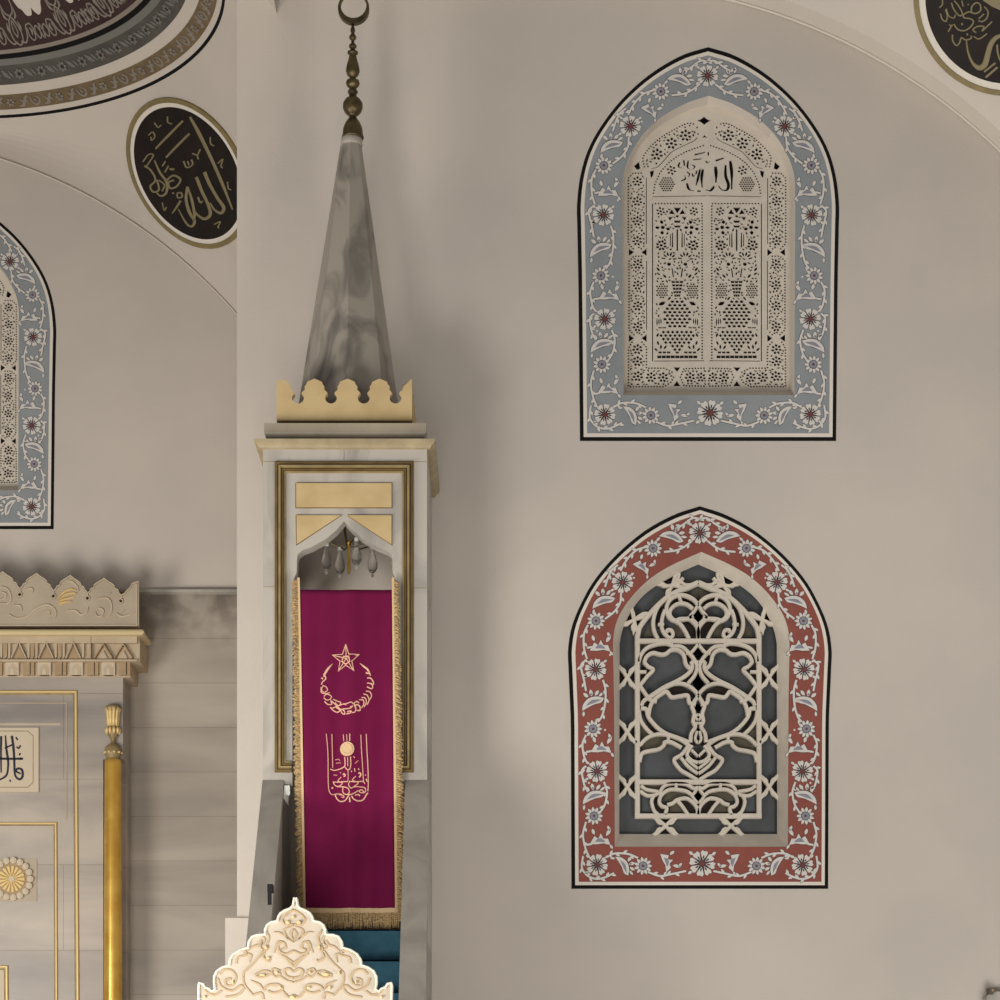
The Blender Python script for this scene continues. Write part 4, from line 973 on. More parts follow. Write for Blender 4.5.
innr = [(cc[0]+ri*math.cos(a), cc[1]-2.6+ri*math.sin(a)) for a, i in P]
mb.prism(outer+innr[::-1], plane(DS+.02), 0, .04, 'brass_old', back=True); P_(mb, 'crescent', False)
# stair parapets, steps
def parapet(x0, x1, lean):
    """solid stair wall under a sloping rail; its foot stands out by lean"""
    def bar(top, bot, e, mn, nm):
        mb = MB(); y2 = DK-(3.9-1.0)/1.1
        pr = [(DK+.02-e, bot(3.90)), (DK+.02-e, top(3.90)), (y2, top(1.0)), (11.22+e, top(1.0)), (11.22+e, bot(1.0))]
        if bot(1.0) > 0: pr.append((y2, bot(1.0)))
        n = len(pr); off = lambda y: lean*(DK-y)
        vs = [(x0-e*.6+off(y), y, z) for y, z in pr]+[(x1+e*.6+off(y), y, z) for y, z in pr]
        mb.add(vs, [(i, (i+1) % n, n+(i+1) % n, n+i) for i in range(n)]+[tuple(range(n)), tuple(reversed(range(n, 2*n)))], mn); P_(mb, nm)
    bar(lambda z: z, lambda z: 0, 0, 'marble_grey', 'parapet'); bar(lambda z: z+.065, lambda z: z-.02, .02, 'marble_grey', 'handrail')
parapet(X(264.5, DK), X(282, DK), .004); parapet(X(407, DK), X(427.5, DK), .012)
mb = MB(); NS = 15
xi0, xi1 = X(282, DK)+.016, X(407, DK)-.002
for i in range(NS):
    y0 = 11.35+(DK+.04-11.35)*i/NS; mb.box(xi0, xi1, y0, DK+.049, 3.03*i/NS+(.0 if i else 0), 3.03*(i+1)/NS-.0005*(NS-i), 'marble_grey')
P_(mb, 'steps')
# gate: jambs, lintel and the carved crest
mfC = plane(DC); q = DC/F
mb = MB(); xg0, xg1 = X(198, DC), X(392, DC)
for a, b in ((xg0, xg0+.1), (xg1-.1, xg1)): mb.box(a, b, DC, DC+.2, 0, 2.0, 'crest_cream')
mb.box(xg0, xg1, DC, DC+.2, 2.0, Z(1004, DC), 'crest_cream'); P_(mb, 'gate_frame')
CL = [(293.6, 897.6), (292.3, 905), (290, 907.5), (284.5, 909.6), (280, 912.5), (277.6, 916.5), (276.8, 920), (270.5, 921.4), (266.5, 924.5), (264.5, 929), (264.2, 933.5), (257, 934), (251.5, 936), (248.3, 941), (247.5, 946.8), (240, 949), (233, 953.5), (229.3, 959), (228.6, 964.4), (222, 966.6), (216.5, 970.3), (213.6, 976), (213.2, 983), (214.2, 989), (212, 990.3), (209.5, 987.8), (206, 986.8), (203.5, 983), (199, 982), (198, 985), (198, 1006)]
CR = [(2*295-x+.6, y) for x, y in reversed(CL)]
CR[0] = (392, 1006)
crest_pts = CL+CR[:-1] if False else CL+CR
mb = MB(); mb.prism(crest_pts, mfC, -.08, 0, 'crest_cream', back=True); crest = P_(mb, 'gate_crest')
mb = MB(); mb.stroke(offset_path(crest_pts, -.9), 2.6, mfC, -.01, .014, 'crest_rim', ch=.3); P_(mb, 'crest_rim')
mb = MB(); zc = lambda L: [(190+x*.21, 890+y*.21) for x, y in L]
def rel(P, w=2.4, mn='crest_relief', h=.0055):
    P = catmull(zc(P), 5); w = [q*1.2 for q in w] if isinstance(w, list) else w*1.15
    for sg in (1, -1): mb.stroke([(295-1.4+(p.x-295+1.4)*sg, p.y) for p in P], w, mfC, -.002, h, mn, ch=.33)
rel([(492, 165), (455, 165), (440, 140), (460, 115), (492, 95)]); rel([(492, 250), (460, 225), (450, 190), (492, 170)], [1, 2.6, 1]); rel([(492, 240), (480, 210), (492, 185)], [1, 3, 1]); rel([(470, 235), (430, 205), (400, 200)], [2.5, 2, .8])
rel([(492, 290), (455, 305), (425, 290), (420, 260), (445, 250), (455, 275), (435, 285)], 2.6); rel([(425, 300), (460, 330), (492, 365)], 3); rel([(440, 310), (465, 325), (492, 345)], 1.6); rel([(400, 300), (420, 250), (440, 245)], [1, 2.6, 1])
rel([(350, 250), (335, 270), (355, 290), (372, 275), (362, 258)], 2); rel([(360, 290), (350, 320), (375, 340), (385, 330)], [1, 3, 1]); rel([(330, 200), (355, 235), (340, 262)], [1, 2.4, 1]); rel([(275, 290), (300, 270), (325, 262), (340, 240)], [1, 2.6, 2]); rel([(255, 300), (290, 310), (285, 345)], [1, 2.6, 1])
rel([(360, 190), (375, 240), (320, 330), (270, 380), (255, 400), (260, 450), (300, 500)], 2); rel([(200, 310), (230, 290), (260, 290), (270, 310), (230, 320), (220, 350)], 2.2)
rel([(310, 405), (350, 385), (385, 395), (350, 415), (310, 410)], 2.2); rel([(430, 385), (400, 375), (390, 395), (410, 415), (430, 400), (415, 390)], 2.2); rel([(492, 420), (460, 410), (450, 385), (470, 375), (492, 390)], 2.6); rel([(430, 410), (460, 430), (492, 440)], 2)
rel([(140, 400), (165, 380), (200, 385), (220, 415), (205, 450), (175, 455), (170, 430), (195, 420)], 2.4); rel([(130, 420), (150, 460), (200, 480), (240, 455), (255, 470), (225, 500), (170, 510)], 2.4); rel([(60, 460), (85, 490), (120, 500), (150, 480)], 2.2)
rel([(350, 480), (370, 455), (420, 450), (440, 475), (400, 490), (370, 480)], 2.4); rel([(300, 500), (340, 490), (350, 520)], 2.4); rel([(440, 480), (470, 510), (492, 500)], 2.4); rel([(290, 430), (330, 450), (350, 475)], [1, 2.6, 1])
P_(mb, 'crest_relief')
mb = MB()
for x, y, rx, ry in ((492, 130, 10, 10), (465, 155, 13, 11), (518, 155, 13, 11), (362, 275, 9, 10), (615, 272, 9, 10), (372, 325, 12, 8), (413, 393, 8, 8), (570, 393, 8, 8), (345, 405, 18, 6), (645, 402, 22, 10), (70, 510, 9, 8), (910, 510, 9, 8), (430, 465, 10, 7), (565, 465, 10, 7), (488, 512, 16, 10), (205, 440, 6, 10), (790, 440, 6, 10), (665, 465, 7, 12), (710, 395, 6, 12)):
    cx, cy = 190+x*.21, 890+y*.21
    mb = MB(); mb.prism(circ(cx, cy, rx*.17, 10, 0, ry*.17), mfC, 0, .012, 'gold_boss'); mb.prism(circ(cx, cy, rx*.11, 10, 0, ry*.11), mfC, 0, .017, 'gold_boss')
    P_(mb, 'gilt_boss')
# iron catches on the inner face of the left parapet, white bracket below the moulding
mb = MB(); xq = X(282, DK)+.012
mb.box(xq, xq+.03, 13.55, 13.62, Z(893, 13.6), Z(885, 13.6), 'iron_black'); mb.box(xq+.0, xq+.02, 13.57, 13.6, Z(905, 13.6), Z(890, 13.6), 'iron_black'); P_(mb, 'iron_catch')
mb = MB(); mb.levels([(X(284.8, DK), X(290, DK), DK-.03, DK-.01, Z(796, DK)), (X(284.5, DK), X(290.5, DK), DK-.04, DK-.01, Z(794, DK)), (X(285, DK), X(290, DK), DK-.03, DK+.02, Z(786.3, DK))], 'glass_white'); P_(mb, 'white_bracket')

# ------------------------------------------------------------------ stair carpet
mb = MB(); prev = None
for i in range(NS):
    y0 = 11.35+(DK+.04-11.35)*i/NS; y1 = 11.35+(DK+.04-11.35)*(i+1)/NS
    z0 = 3.03*i/NS; z1 = 3.03*(i+1)/NS
    mb.box(xi0+.02, xi1-.004, y0-.012, y0-.0005, z0+.006, z1+.008, 'carpet_teal'); mb.box(xi0+.02, xi1-.004, y0-.012, (y1 if i < NS-1 else DK+.04)-.012, z1+.0005, z1+.008, 'carpet_teal')
rn = mb.build('stair_carpet', origin=(X(345, DK), 12.8, 1.5)); tag(rn, 'teal carpet laid over the pulpit steps below the red curtain', 'carpet')

# ------------------------------------------------------------------ curtain
DCu = DK-.06
cur = empty('curtain', W(347, 926, DCu), 'long burgundy velvet curtain with gold crescent, script and fringe hanging in the pulpit doorway', 'curtain')
def cf(u, v, h):
    """cloth space: u -1..1 across, v pixel row; hangs with a slight slant and shallow folds"""
    t = (v-590)/317; l = 300+6*t; r = 392+3.2*t; x = l+(r-l)*(u+1)/2
    fold = (.010*math.sin(u*7+t*1.3)+.006*math.sin(u*13+2*t))*(.35+.65*t)
    return Vector((X(x, DCu), DCu-fold-h, Z(v+2.5*t, DCu)))
def cloth(u0, u1, v0, v1, nu, nv, mn, name, th=.006, ragged=0, jag=None):
    mb = MB(); rnd = random.Random(4)
    g = [[None]*(nv+1) for _ in range(nu+1)]
    fr = []; bk = []
    for i in range(nu+1):
        for j in range(nv+1):
            u = u0+(u1-u0)*i/nu; v = v0+(v1-v0)*j/nv
            if ragged and i in (0,) and ragged < 0: u += rnd.uniform(-.02, .03)
            if ragged and i == nu and ragged > 0: u += rnd.uniform(-.03, .02)
            if jag and j == nv: v += rnd.uniform(-2, 1)
            fr.append(cf(u, v, th)); bk.append(cf(u, v, 0))
    n = len(fr); idx = lambda i, j: i*(nv+1)+j
    fs = []
    for i in range(nu):
        for j in range(nv):
            a, b, c, d = idx(i, j), idx(i+1, j), idx(i+1, j+1), idx(i, j+1); fs += [(a, b, c, d), (n+d, n+c, n+b, n+a)]
    for j in range(nv): fs += [(idx(0, j), idx(0, j+1), n+idx(0, j+1), n+idx(0, j)), (idx(nu, j), n+idx(nu, j), n+idx(nu, j+1), idx(nu, j+1))]
    for i in range(nu): fs += [(idx(i, 0), n+idx(i, 0), n+idx(i+1, 0), idx(i+1, 0)), (idx(i, nv), idx(i+1, nv), n+idx(i+1, nv), n+idx(i, nv))]
    mb.add(fr+bk, fs, mn)
    return mb.build(name, cur, origin=cur.location, smooth=True)
cloth(-1, 1, 590, 906.5, 40, 60, 'velvet', 'velvet_panel')
# trimmings: tasselled fringe of separate threads on a woven braid
def fringe(side):
    mb = MB(); rnd = random.Random(7 if side == 'left' else 8)
    if side == 'bottom':
        mb.stroke([(-1.07+2.16*i/20, 908+.8*math.sin(i*.7)) for i in range(21)], .0, cf, 0, .01, 'fringe_edge') if False else None
        for k in range(20):
            a, b = -1.09+2.19*k/20, -1.09+2.19*(k+1)/20
            mb.add([cf(a, 905.8, .012), cf(b, 905.8, .012), cf(b, 910.5, .012), cf(a, 910.5, .012), cf(a, 905.8, .0), cf(b, 905.8, .0), cf(b, 910.5, 0), cf(a, 910.5, 0)], [(0, 1, 2, 3), (4, 7, 6, 5), (0, 4, 5, 1), (3, 2, 6, 7), (0, 3, 7, 4), (1, 5, 6, 2)], 'fringe_edge')
        for k in range(54):
            u = -1.08+2.16*(k+.5)/54+rnd.uniform(-.005, .005); L = rnd.uniform(14, 17.5); v0 = 910.3
            mb.tube([cf(u, v0, .007), cf(u+rnd.uniform(-.01, .01), v0+L*.5, .009), cf(u+rnd.uniform(-.02, .02), v0+L, .007)], [.0075, .0085, .005], 'fringe_gold', 5)
    else:
        s = -1 if side == 'left' else 1; n = 64
        w = lambda v: (.145 if s < 0 else .11)+.09*(v-590)/317*(1 if s > 0 else .2)
        for k in range(n):
            v = 578+(918-578)*k/n; v1 = 578+(918-578)*(k+1)/n
            e0, e1 = s*1.0, s*1.055
            mb.add([cf(e0, v, .012), cf(e1, v, .012), cf(e1, v1, .012), cf(e0, v1, .012), cf(e0, v, 0), cf(e1, v, 0), cf(e1, v1, 0), cf(e0, v1, 0)], [(0, 1, 2, 3), (4, 7, 6, 5), (0, 4, 5, 1), (3, 2, 6, 7), (0, 3, 7, 4), (1, 5, 6, 2)], 'fringe_edge')
        for k in range(150):
            v = 580+(918-580)*(k+.5)/150; ww = w(v)*rnd.uniform(.8, 1.12)
            mb.tube([cf(s*1.05, v, .006), cf(s*(1.05+ww*.5), v+rnd.uniform(0, 2.5), .010), cf(s*(1.04+ww), v+rnd.uniform(1, 5), .004)], [.009, .010, .006], 'fringe_gold', 5)
    return mb.build('fringe', cur, origin=cur.location)
for sd in ('left', 'right', 'bottom'): fringe(sd)
# embroidery
mb = MB()
def px2(x, y):
    t = (y-590)/317; l = 300+6*t; r = 392+3.2*t; return ((x-l)/(r-l)*2-1, y)
mfE = lambda u, v, h: cf(*px2(u, v), .006+h)
ze = lambda L: [(310+x*.175, 635+y*.175) for x, y in L]
def em(P, w=1.0, sm=True): mb.stroke(catmull(ze(P), 4) if sm else [Vector(p) for p in ze(P)], [q*.8 for q in w] if isinstance(w, list) else w*.8, mfE, -.001, .004, 'embroidery', ch=.3)
star = [(205, 52), (222, 108), (282, 110), (240, 148), (252, 202), (205, 170), (162, 202), (172, 146), (128, 112), (186, 108)]
em(star+[star[0]], 1.3, False)
for i in range(0, 10, 2): em([star[i], (207, 132)], 1.2, False)
em([(190, 120), (222, 120), (228, 148), (205, 165), (183, 148), (190, 120)], 1.6, False)
def em2(P, w, o, k):
    Q = catmull([(o[0]+x*k, o[1]+y*k) for x, y in P], 4); mb.stroke(Q, w, mfE, -.001, .004, 'embroidery', ch=.3)
for P, w in (([(258, 292), (205, 350), (160, 420), (150, 455)], [.5, 2.2, 2.2, 1.2]), ([(152, 420), (175, 475), (135, 515), (118, 550)], 1.3), ([(598, 285), (650, 325), (700, 365), (735, 440)], [.5, 1.8, 1.8, 1]), ([(135, 560), (180, 580), (195, 620), (150, 645), (122, 610), (140, 570)], 1.0), ([(115, 580), (120, 650), (180, 660), (225, 650)], 1.0),
             ([(150, 700), (185, 668), (240, 690), (235, 725), (190, 742), (150, 715)], 1.1), ([(160, 760), (200, 795), (250, 790), (240, 750), (300, 800), (350, 850)], 1.2), ([(265, 730), (310, 750), (360, 770), (330, 810), (290, 770)], 1.1), ([(235, 850), (280, 830), (330, 810), (390, 790), (430, 800)], 1.2), ([(230, 830), (270, 870), (320, 890), (350, 860), (300, 830)], 1.3), ([(350, 850), (380, 905), (410, 915), (400, 870), (360, 850)], 1.2), ([(390, 790), (440, 785), (490, 770), (520, 790)], 1.1),
             ([(385, 850), (430, 850), (480, 845), (510, 820), (480, 830)], 1.2), ([(430, 915), (480, 905), (490, 880), (440, 890)], 1.3), ([(500, 900), (540, 890), (550, 840), (530, 790), (560, 760), (590, 780)], 1.2), ([(560, 870), (600, 870), (600, 820), (560, 800), (540, 820)], 1.3), ([(590, 740), (640, 740), (650, 790), (620, 840)], 1.1), ([(620, 710), (665, 715), (680, 770), (650, 830)], 1.1), ([(645, 665), (690, 680), (715, 740), (690, 800)], 1.1), ([(675, 630), (725, 640), (745, 690), (720, 740)], 1.1),
             ([(690, 575), (740, 600), (760, 580), (745, 530)], 1.2), ([(690, 530), (730, 535), (765, 550), (770, 520), (740, 470)], 1.2), ([(690, 470), (720, 465), (745, 480)], 1.3), ([(675, 400), (700, 410), (720, 400)], 1.6), ([(120, 465), (140, 480)], 1.5)):
    em2(P, w, (312, 640), .08)
for P, w in (([(80, 100), (95, 250), (102, 400), (105, 700), (115, 800), (150, 850), (210, 840), (270, 845)], 1.0), ([(150, 100), (155, 300), (160, 520)], 1.0), ([(292, 105), (298, 190)], 1), ([(335, 105), (340, 190)], .9), ([(375, 100), (375, 190)], 1.2), ([(512, 110), (520, 300), (535, 520), (545, 680), (565, 715)], 1.0), ([(580, 100), (588, 300), (600, 500), (605, 700), (600, 810)], 1.1),
             ([(310, 385), (315, 470), (305, 505), (240, 535), (175, 548), (130, 535)], 1.3), ([(385, 385), (388, 480), (375, 535), (345, 545), (315, 510)], 1.2), ([(348, 390), (350, 500)], 1.0), ([(352, 550), (355, 640), (350, 690)], .9),
             ([(165, 690), (220, 695), (290, 690), (350, 692)], 1.2), ([(265, 630), (225, 680), (280, 705), (240, 745), (190, 735), (165, 690)], 1.1), ([(285, 600), (305, 595), (315, 615), (295, 630)], 1.6), ([(365, 690), (430, 695), (490, 690), (545, 685)], 1.2), ([(450, 625), (410, 675), (480, 705), (440, 745), (390, 775), (360, 730), (375, 690)], 1.1), ([(480, 590), (500, 580), (512, 605), (490, 640)], 1.6),
             ([(210, 750), (290, 755), (350, 775), (370, 820), (350, 850)], 1.2), ([(290, 755), (285, 810), (310, 845), (380, 855), (440, 830), (480, 800)], 1.2), ([(420, 760), (480, 755), (560, 765), (570, 810), (530, 830), (490, 810), (520, 790), (560, 830)], 1.1), ([(190, 850), (215, 905), (260, 935), (315, 925), (350, 880), (370, 850)], 1.4), ([(400, 870), (425, 910), (480, 930), (540, 915), (575, 860), (600, 830)], 1.4), ([(372, 890), (378, 950)], 1.6), ([(145, 765), (165, 770)], 2), ([(240, 850), (290, 860), (300, 885), (270, 880)], 1.1), ([(440, 865), (480, 850), (500, 870)], 1.3),
             ([(190, 420), (230, 410), (250, 430)], .8), ([(200, 460), (260, 455)], .8), ([(420, 380), (440, 400)], .9), ([(440, 470), (480, 430)], .8), ([(435, 530), (440, 570)], 1.2), ([(480, 530), (492, 545)], 1.4), ([(395, 560), (400, 575)], 1.2), ([(580, 655), (590, 690)], 1.3), ([(565, 605), (575, 612)], 1.2), ([(170, 605), (215, 610)], .9), ([(250, 575), (262, 582)], 1.1)):
    em2(P, w*.9, (320, 725), .08)
mb.prism(circ(310+213*.175, 635+646*.175, 7.2, 20), mfE, -.001, .006, 'fringe_edge'); mb.stroke(circ(310+213*.175, 635+646*.175, 5, 16), .8, mfE, 0, .008, 'embroidery', closed=True)
mb.build('embroidery', cur, origin=cur.location)

# ------------------------------------------------------------------ little hanging lamp inside the pulpit
DL = 15.0; ql = DL/F
lampo = empty('hanging_lamp', W(348, 500, DL), 'small brass hanging lamp with clear glass bulbs under the pulpit canopy', 'lamp')
mb = MB(); mb.tube([W(345, 497, DL), W(345, 532, DL), W(347, 545, DL)], .008, 'brass_old'); mb.lathe([(.6*ql*2, Z(574, DL)), (1.6*ql, Z(570, DL)), (1.4*ql, Z(546, DL)), (2.4*ql, Z(543, DL)), (.8*ql, Z(540, DL))], (X(349, DL), DL), 'gold_bright', 12)
for bx, by, dy in ((326.5, 545, -.02), (340, 549, .08), (356.5, 540, -.06), (372.5, 548, .05)): mb.tube([W(348.5, 546, DL), W((348.5+bx)/2, by+1, DL+dy/2), W(bx, by-2.5, DL+dy)], .005, 'brass_old', 6)
mb.build('lamp_frame', lampo, origin=lampo.location)
gbase = None
for bx, by, dy in ((326.5, 545, -.02), (340, 549, .08), (356.5, 540, -.06), (372.5, 548, .05)):
    loc = W(bx, by, DL+dy)
    if gbase is None:
        mb = MB(); mb.lathe([(1.8*ql, loc.z+.012), (2.0*ql, loc.z), (2.1*ql, loc.z-.03), (3.6*ql, loc.z-.065), (5.2*ql, loc.z-.095), (5.0*ql, loc.z-.125), (3.0*ql, loc.z-.15), (1.0*ql, loc.z-.158)], (loc.x, loc.y), 'lamp_glass', 14)
        gbase = mb.build('glass_bulb', lampo, origin=loc, smooth=True)
        mb = MB(); mb.lathe([(1.2*ql, loc.z+.018), (2.3*ql, loc.z+.013), (2.3*ql, loc.z-.006), (2.1*ql, loc.z-.008)], (loc.x, loc.y), 'glass_white', 12); cbase = mb.build('bulb_cap', None, origin=loc); cbase.parent = gbase; cbase.location = (0, 0, 0)
        mb = MB(); mb.lathe([(.3*ql, loc.z-.158), (1.5*ql, loc.z-.166), (1.3*ql, loc.z-.178), (.3*ql, loc.z-.184)], (loc.x, loc.y), 'glass_white', 10); t_ = mb.build('bulb_drop', None, origin=loc, smooth=True); t_.parent = gbase; t_.location = (0, 0, 0)
    else:
        c2 = copy_tree(gbase, lampo); c2.location = loc-lampo.location

# ------------------------------------------------------------------ mihrab
mih = empty('prayer_niche', W(-57, 1170, DM), 'marble prayer niche front with carved crest, gilt mouldings and gold corner column', 'prayer niche')
def M_(mb, name, smooth=False): return mb.build(name, mih, origin=mih.location, smooth=smooth)
mfM = plane(DM); xr = X(123, DM); xl = 2*X(-57, DM)-xr
mb = MB()
xc0 = X(103.2, DM)                                     # re-entrant corner for the column
mb.box(xl, xc0, DM, DB-.05, 0, Z(676, DM), 'mihrab_marble'); mb.box(xc0, xr, DM+.17, DB-.05, 0, Z(676, DM), 'mihrab_marble'); mb.box(xc0, xr, DM, DM+.17, Z(759.5, DM), Z(676, DM), 'mihrab_marble'); M_(mb, 'body')
# crest with lobed merlons and keyholes, a little taller towards the middle
def crest():
    P = [(137.6, 626), (137.6, 582.6), (133, 584.5), (130.5, 589), (127.5, 591.5), (125, 594.5), (122.6, 595.6), (122, 598)]
    nts = [(121, 601), (87.5, 598.3), (53.5, 596.2), (20, 594.6), (-14, 593.2), (-48, 592.4), (-82, 592.4)]
    for i, (x, y) in enumerate(nts):
        P += [(x+1.1, y-3.2)]+[(x+3.1*math.cos(math.radians(a)), y+3.1*math.sin(math.radians(a))) for a in range(-60, 241, 30)]+[(x-1.1, y-3.2), (x-1.4, y-6)]
        if i < len(nts)-1:
            m = (x+nts[i+1][0])/2; ym = y-1.3
            for dx, dy in ((13.8, -6.5), (12.6, -9.5), (9.6, -10.6), (9, -13.6), (6.6, -15.6), (3.4, -17.4), (0, -20.2), (-3.4, -18), (-6.6, -16.2), (-9, -14.2), (-9.6, -11.2), (-12.6, -10.1), (-13.8, -7.2), (-15.2, -6.6)): P.append((m+dx, ym+dy))
    P += [(-90, 576), (-90, 626)]
    mb = MB(); mb.prism(P, plane(DM-.06), -.09, 0, 'mihrab_stone', back=True); M_(mb, 'crest')
    mb = MB(); mb.stroke(offset_path(P[:-2], .9), 1.3, plane(DM-.06), -.005, .012, 'plaque_cream', ch=.3); mb.stroke([(-90, 625.3), (136.8, 625.3), (136.8, 584)], 1.7, plane(DM-.06), -.005, .014, 'plaque_cream', ch=.3)
    z = lambda L: [(x*.15, 570+y*.15) for x, y in L]; mf = plane(DM-.06)
    for L in ([(60, 295), (110, 322), (180, 310), (240, 260), (310, 232), (365, 260), (372, 310), (330, 332)], [(90, 235), (135, 240), (150, 270)], [(0, 220), (50, 225), (75, 190), (55, 130), (10, 110)], [(0, 195), (30, 190), (40, 160), (10, 145)], [(170, 130), (215, 125), (220, 150)], [(430, 275), (500, 270), (540, 300), (580, 280), (590, 250)], [(640, 280), (660, 255), (690, 270), (680, 305), (650, 310), (635, 280)], [(680, 325), (730, 300), (745, 240), (720, 190), (650, 190)], [(700, 180), (740, 155)], [(780, 290), (810, 310), (860, 300), (910, 270)], [(800, 300), (830, 270)], [(290, 300), (325, 275), (335, 300)], [(430, 110), (470, 75), (515, 110), (525, 140)]):
        mb.stroke(catmull(z(L), 5), [.8, 2.0, 1.8, .8], mf, -.002, .014, 'plaque_cream', ch=.33)
    M_(mb, 'crest_relief')
    mb = MB()
    for L in ([(385, 200), (420, 155), (470, 130), (510, 135)], [(400, 200), (440, 165), (490, 155), (515, 160)], [(390, 220), (420, 200), (480, 185), (505, 170)], [(385, 235), (420, 218), (480, 212)]): mb.stroke(catmull(z(L), 5), [.8, 2.2, 2, .5], mf, 0, .016, 'gold_paint', ch=.3)
    M_(mb, 'gilt_leaf')
crest()
mb = MB(); z0, z1 = Z(636, DM-.1), Z(630, DM-.1); xe = X(144.5, DM-.1); xw = xl-.2
mb.levels([(xw+.04, xe-.05, DM-.10, DB-.16, z0), (xw, xe-.012, DM-.125, DB-.16, z0+.004), (xw, xe, DM-.135, DB-.16, z0+.018), (xw, xe, DM-.135, DB-.16, z1-.016), (xw, xe-.01, DM-.128, DB-.16, z1-.003), (xw+.06, xe-.06, DM-.08, DB-.16, z1)], 'gilt_pale'); M_(mb, 'crest_moulding')
# stalactite bands
mb = MB(); da, db = DM-.09, DM-.04
mb.box(xl-.13, X(139, da), DM-.05, DB-.051, Z(661, da), Z(636, da), 'muqarnas'); mb.box(xl-.06, X(130, db), DM-.01, DB-.051, Z(676.5, db), Z(661, db), 'muqarnas'); mb.box(xl-.13, X(137, da), da, DM-.05, Z(643, da), Z(636, da), 'muqarnas'); mb.box(xl-.13, X(137, da), da+.012, DM-.05, Z(661, da), Z(659, da), 'muqarnas')
mA = plane(da); mB_ = plane(DM-.01)
for i in range(9):
    x = 74-i*27.2
    mb.prism([(x-5.6, 659), (x, 647.5), (x+5.6, 659)], plane(DM-.05), 0, .004, 'muqarnas_dark')
    mb.stroke([(x-7.4, 659), (x-1.5, 646.5), (x, 642.5), (x+1.5, 646.5), (x+7.4, 659)], 2.0, plane(DM-.05), 0, .045, 'muqarnas', ch=.2)
    for o, w in ((-13.6, 4.5), (-9.6, 2.6), (9.6, 2.6)): mb.prism([(x+o-w*.5, 643), (x+o+w*.5, 643), (x+o+w*.42, 657), (x+o, 659.5), (x+o-w*.42, 657)], plane(DM-.05), 0, .030, 'muqarnas_dark' if o == -13.6 else 'muqarnas')
mb.stroke([(91.7, 638), (91.7, 660)], 1, plane(DM-.05), 0, .046, 'muqarnas_dark')
for x in (104, 124): mb.stroke([(x-9, 659), (x-2, 648), (x, 645), (x+2, 648), (x+9, 659)], 1.6, plane(DM-.05), 0, .04, 'muqarnas_dark', ch=.2); mb.prism([(x-4, 659), (x, 651), (x+4, 659)], plane(DM-.05), 0, .02, 'muqarnas')
for i in range(16):
    x = 125-i*16; odd = i % 2
    if odd:
        mb.prism([(x-6.5, 662.5), (x+6.5, 662.5), (x+6.5, 676), (x-6.5, 676)], mB_, 0, .030, 'plaque_cream')
        mb.prism([(x-4.6, 676), (x-4.6, 669), (x-2, 666.4), (x, 665), (x+2, 666.4), (x+4.6, 669), (x+4.6, 676)], mB_, 0, .034, 'muqarnas'); mb.prism([(x-2, 676), (x-2, 671), (x, 669), (x+2, 671), (x+2, 676)], mB_, 0, .038, 'plaque_cream')
    else:
        for o in (-4, 0, 4): mb.prism([(x+o-1.8, 662.5), (x+o+1.8, 662.5), (x+o+1.8, 676), (x+o-1.8, 676)], mB_, 0, .044-abs(o)*.004, 'muqarnas_dark')
M_(mb, 'stalactite_band')
# gilt frames (nested)
def gframe(L, w, nm, mns=('gilt_dull', 'gold_paint')):
    mb = MB()
    mb.stroke(L, w*1.15, mfM, 0, .010, mns[0], ch=.2); mb.stroke(offset_path(L, -w*.16), w*.62, mfM, 0, .018, mns[1], ch=.3); M_(mb, nm)
gframe([(-190, 692.6), (75.4, 692.6), (75.9, 800), (77.3, 1003), (77.3, 1165)], 4.0, 'gilt_frame'); gframe([(-190, 824), (55.6, 824), (56.2, 1003), (56.4, 1165)], 3.2, 'gilt_frame'); gframe([(-190, 967.6), (6.2, 967.6), (6.6, 1003), (6.6, 1165)], 4, 'gilt_frame')
mb = MB(); mb.stroke([(-190, 703), (66.5, 703), (66.5, 820)], 1.2, mfM, 0, .006, 'mihrab_stone'); mb.stroke([(-190, 724), (61, 724)], 2.6, mfM, 0, .005, 'mihrab_stone'); M_(mb, 'inner_fillet')
mb = MB(); mb.prism([(-190, 970), (4.4, 970), (4.6, 1165), (-190, 1165)], mfM, 0, .006, 'plaque_cream'); M_(mb, 'cream_field')
# inscription plaque
mb = MB(); mb.prism([(-154, 728), (39, 728), (39, 792.4), (-154, 792.4)], mfM, 0, .018, 'plaque_cream'); mb.stroke([(-150, 787.6), (28.5, 787.6), (31, 785), (33.6, 783), (33.6, 736), (31, 734), (28.5, 731.5), (-150, 731.5)], .9, mfM, .01, .021, 'gilt_dull'); M_(mb, 'inscription_plaque')
mb = MB(); zm = lambda L: [(x*.14, 680+y*.14) for x, y in L]
for L, w in (([(12, 405), (10, 520), (12, 665)], [2.4, 2, 1.4]), ([(42, 400), (50, 500), (62, 590), (55, 670), (30, 700), (-15, 722)], [1.4, 2.4, 2, 2, 1.6]), ([(88, 402), (98, 470), (105, 560), (108, 655), (118, 695), (145, 712), (165, 690), (160, 645), (130, 635), (120, 655), (150, 672)], [2.4, 2.4, 2, 2.2, 2.4, 2, 1.6]), ([(-40, 562), (60, 566), (168, 565)], 2.2), ([(38, 490), (92, 465)], 1.6), ([(140, 530), (150, 536)], 2.4), ([(145, 565), (158, 567)], 2.4), ([(118, 412), (130, 432)], 1.6), ([(122, 480), (138, 490), (150, 470)], 1.6), ([(-30, 410), (-28, 560), (-40, 660)], 2.2), ([(-60, 420), (-62, 600), (-90, 700), (-140, 690)], 2.2), ([(75, 715), (78, 730)], 1.6)):
    mb.stroke(catmull(zm(L), 5), w, mfM, .016, .022, 'ink_blue', ch=.15)
M_(mb, 'inscription')
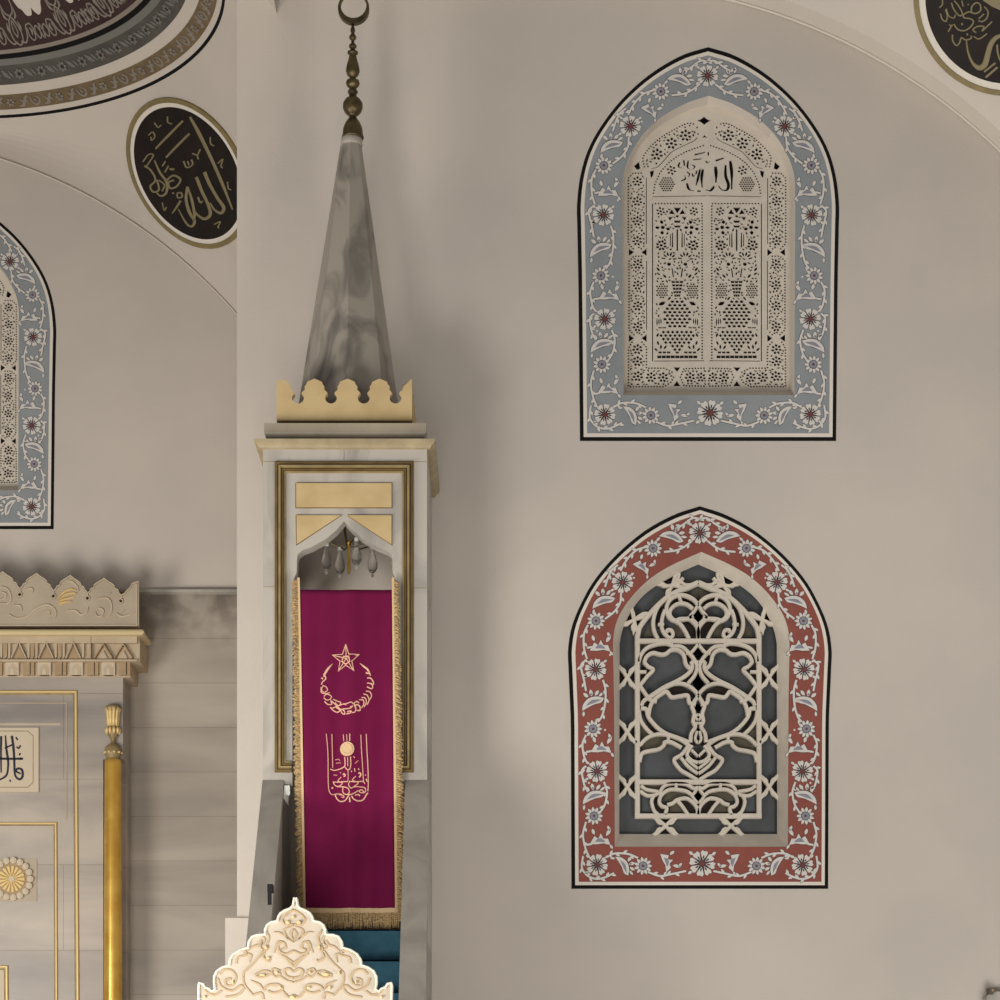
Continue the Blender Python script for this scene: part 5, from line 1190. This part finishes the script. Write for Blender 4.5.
# rosette boss
mb = MB(); cxr, cyr = 12.4, 879.4
mb.prism([(-12, 858.8), (37, 858.8), (37, 901), (-12, 901)], mfM, 0, .008, 'mihrab_stone')
mb.prism(circ(cxr, cyr, 20, 28), mfM, 0, .022, 'muqarnas_dark')
for i in range(17):
    a = 2*math.pi*i/17; mb.prism(circ(cxr+18.6*math.cos(a), cyr+18.6*math.sin(a), 3.3, 10), mfM, 0, .036, 'plaque_cream'); mb.prism(circ(cxr+18.6*math.cos(a), cyr+18.6*math.sin(a), 2, 8), mfM, 0, .042, 'plaque_cream')
    mb.stroke([(cxr+2*math.cos(a), cyr+2*math.sin(a)), (cxr+13*math.cos(a), cyr+13*math.sin(a))], [.8, 3.6], mfM, .02, .036, 'gold_paint', ch=.35)
mb.prism(circ(cxr, cyr, 3, 10), mfM, 0, .038, 'plaque_cream'); M_(mb, 'rosette')
# gold column with leafy capital
ccx, ccy = X(113.6, DM), DM-.03; u = DM/F
mb = MB(); mb.lathe([(9.3*u, 0), (9.2*u, Z(1000, DM)), (8.3*u, Z(765, DM)), (8.2*u, Z(760.5, DM))], (ccx, ccy), 'gold_bright', 28); M_(mb, 'column_shaft', True)
mb = MB(); zM = lambda y: Z(y, DM)
mb.lathe([(8.2*u, zM(760.5)), (6.8*u, zM(760)), (6.8*u, zM(757.5)), (7.8*u, zM(756.5)), (8, zM(755))[0:0] or (8.3*u, zM(755)), (8.4*u, zM(751.5)), (7.6*u, zM(748)), (5*u, zM(745.5)), (2.6*u, zM(744)), (2.2*u, zM(741)), (2.9*u, zM(739.5)), (5, 0)[0:0] or (5.4*u, zM(735.5)), (6.4*u, zM(731)), (5.6*u, zM(728.6)), (4.6*u, zM(727)), (4.4*u, zM(722)), (4.8*u, zM(714)), (6.4*u, zM(709)), (6.8*u, zM(707)), (3*u, zM(706.4))], (ccx, ccy), 'gilt_dull', 20)
for i in range(10):
    a = 2*math.pi*i/10; r = lambda R, z: (ccx+R*u*math.cos(a), ccy+R*u*math.sin(a), zM(z))
    mb.tube([r(4.6, 727), r(5.0, 720), r(5.6, 713), r(7.4, 708.6), r(8.0, 710)], [.012, .014, .013, .011, .006], 'gold_paint', 6); mb.tube([r(6.2, 735), r(6.8, 731), r(6.2, 728)], [.006, .012, .006], 'gold_paint', 6)
    mb.tube([r(8.4, 754.6), r(8.6, 752.6)], .010, 'gold_paint', 6)
M_(mb, 'column_capital', True)

# ------------------------------------------------------------------ carved thing at the bottom right corner, standing before the wall
ds = 15.5
st = empty('carved_stand', (X(1010, ds), ds+.06, 0), 'pale carved stand with a dark notched top edge, barely showing in the bottom right corner', 'stand')
mb = MB(); mb.levels([(X(989, ds), X(1050, ds), ds, ds+.13, 0), (X(988, ds), X(1050, ds), ds, ds+.13, Z(1012, ds)), (X(986.5, ds), X(1050, ds), ds, ds+.13, Z(1000, ds)), (X(987, ds), X(1050, ds), ds, ds+.13, Z(996, ds)), (X(993, ds), X(1050, ds), ds, ds+.13, Z(991.5, ds))], 'marble_white'); mb.build('stand_body', st, origin=st.location)
mb = MB(); mp = plane(ds)
mb.prism([(989, 987.8), (997, 987.4), (997, 991.0), (993.8, 992.4), (991.8, 995), (989.6, 994.6)], mp, -.1, .02, 'dark_carving', back=True)
mb.prism([(991.4, 989.4), (993, 989.4), (993, 991.4), (991.4, 991.8)], mp, 0, .024, 'muqarnas_dark'); mb.build('dark_edge', st, origin=st.location)
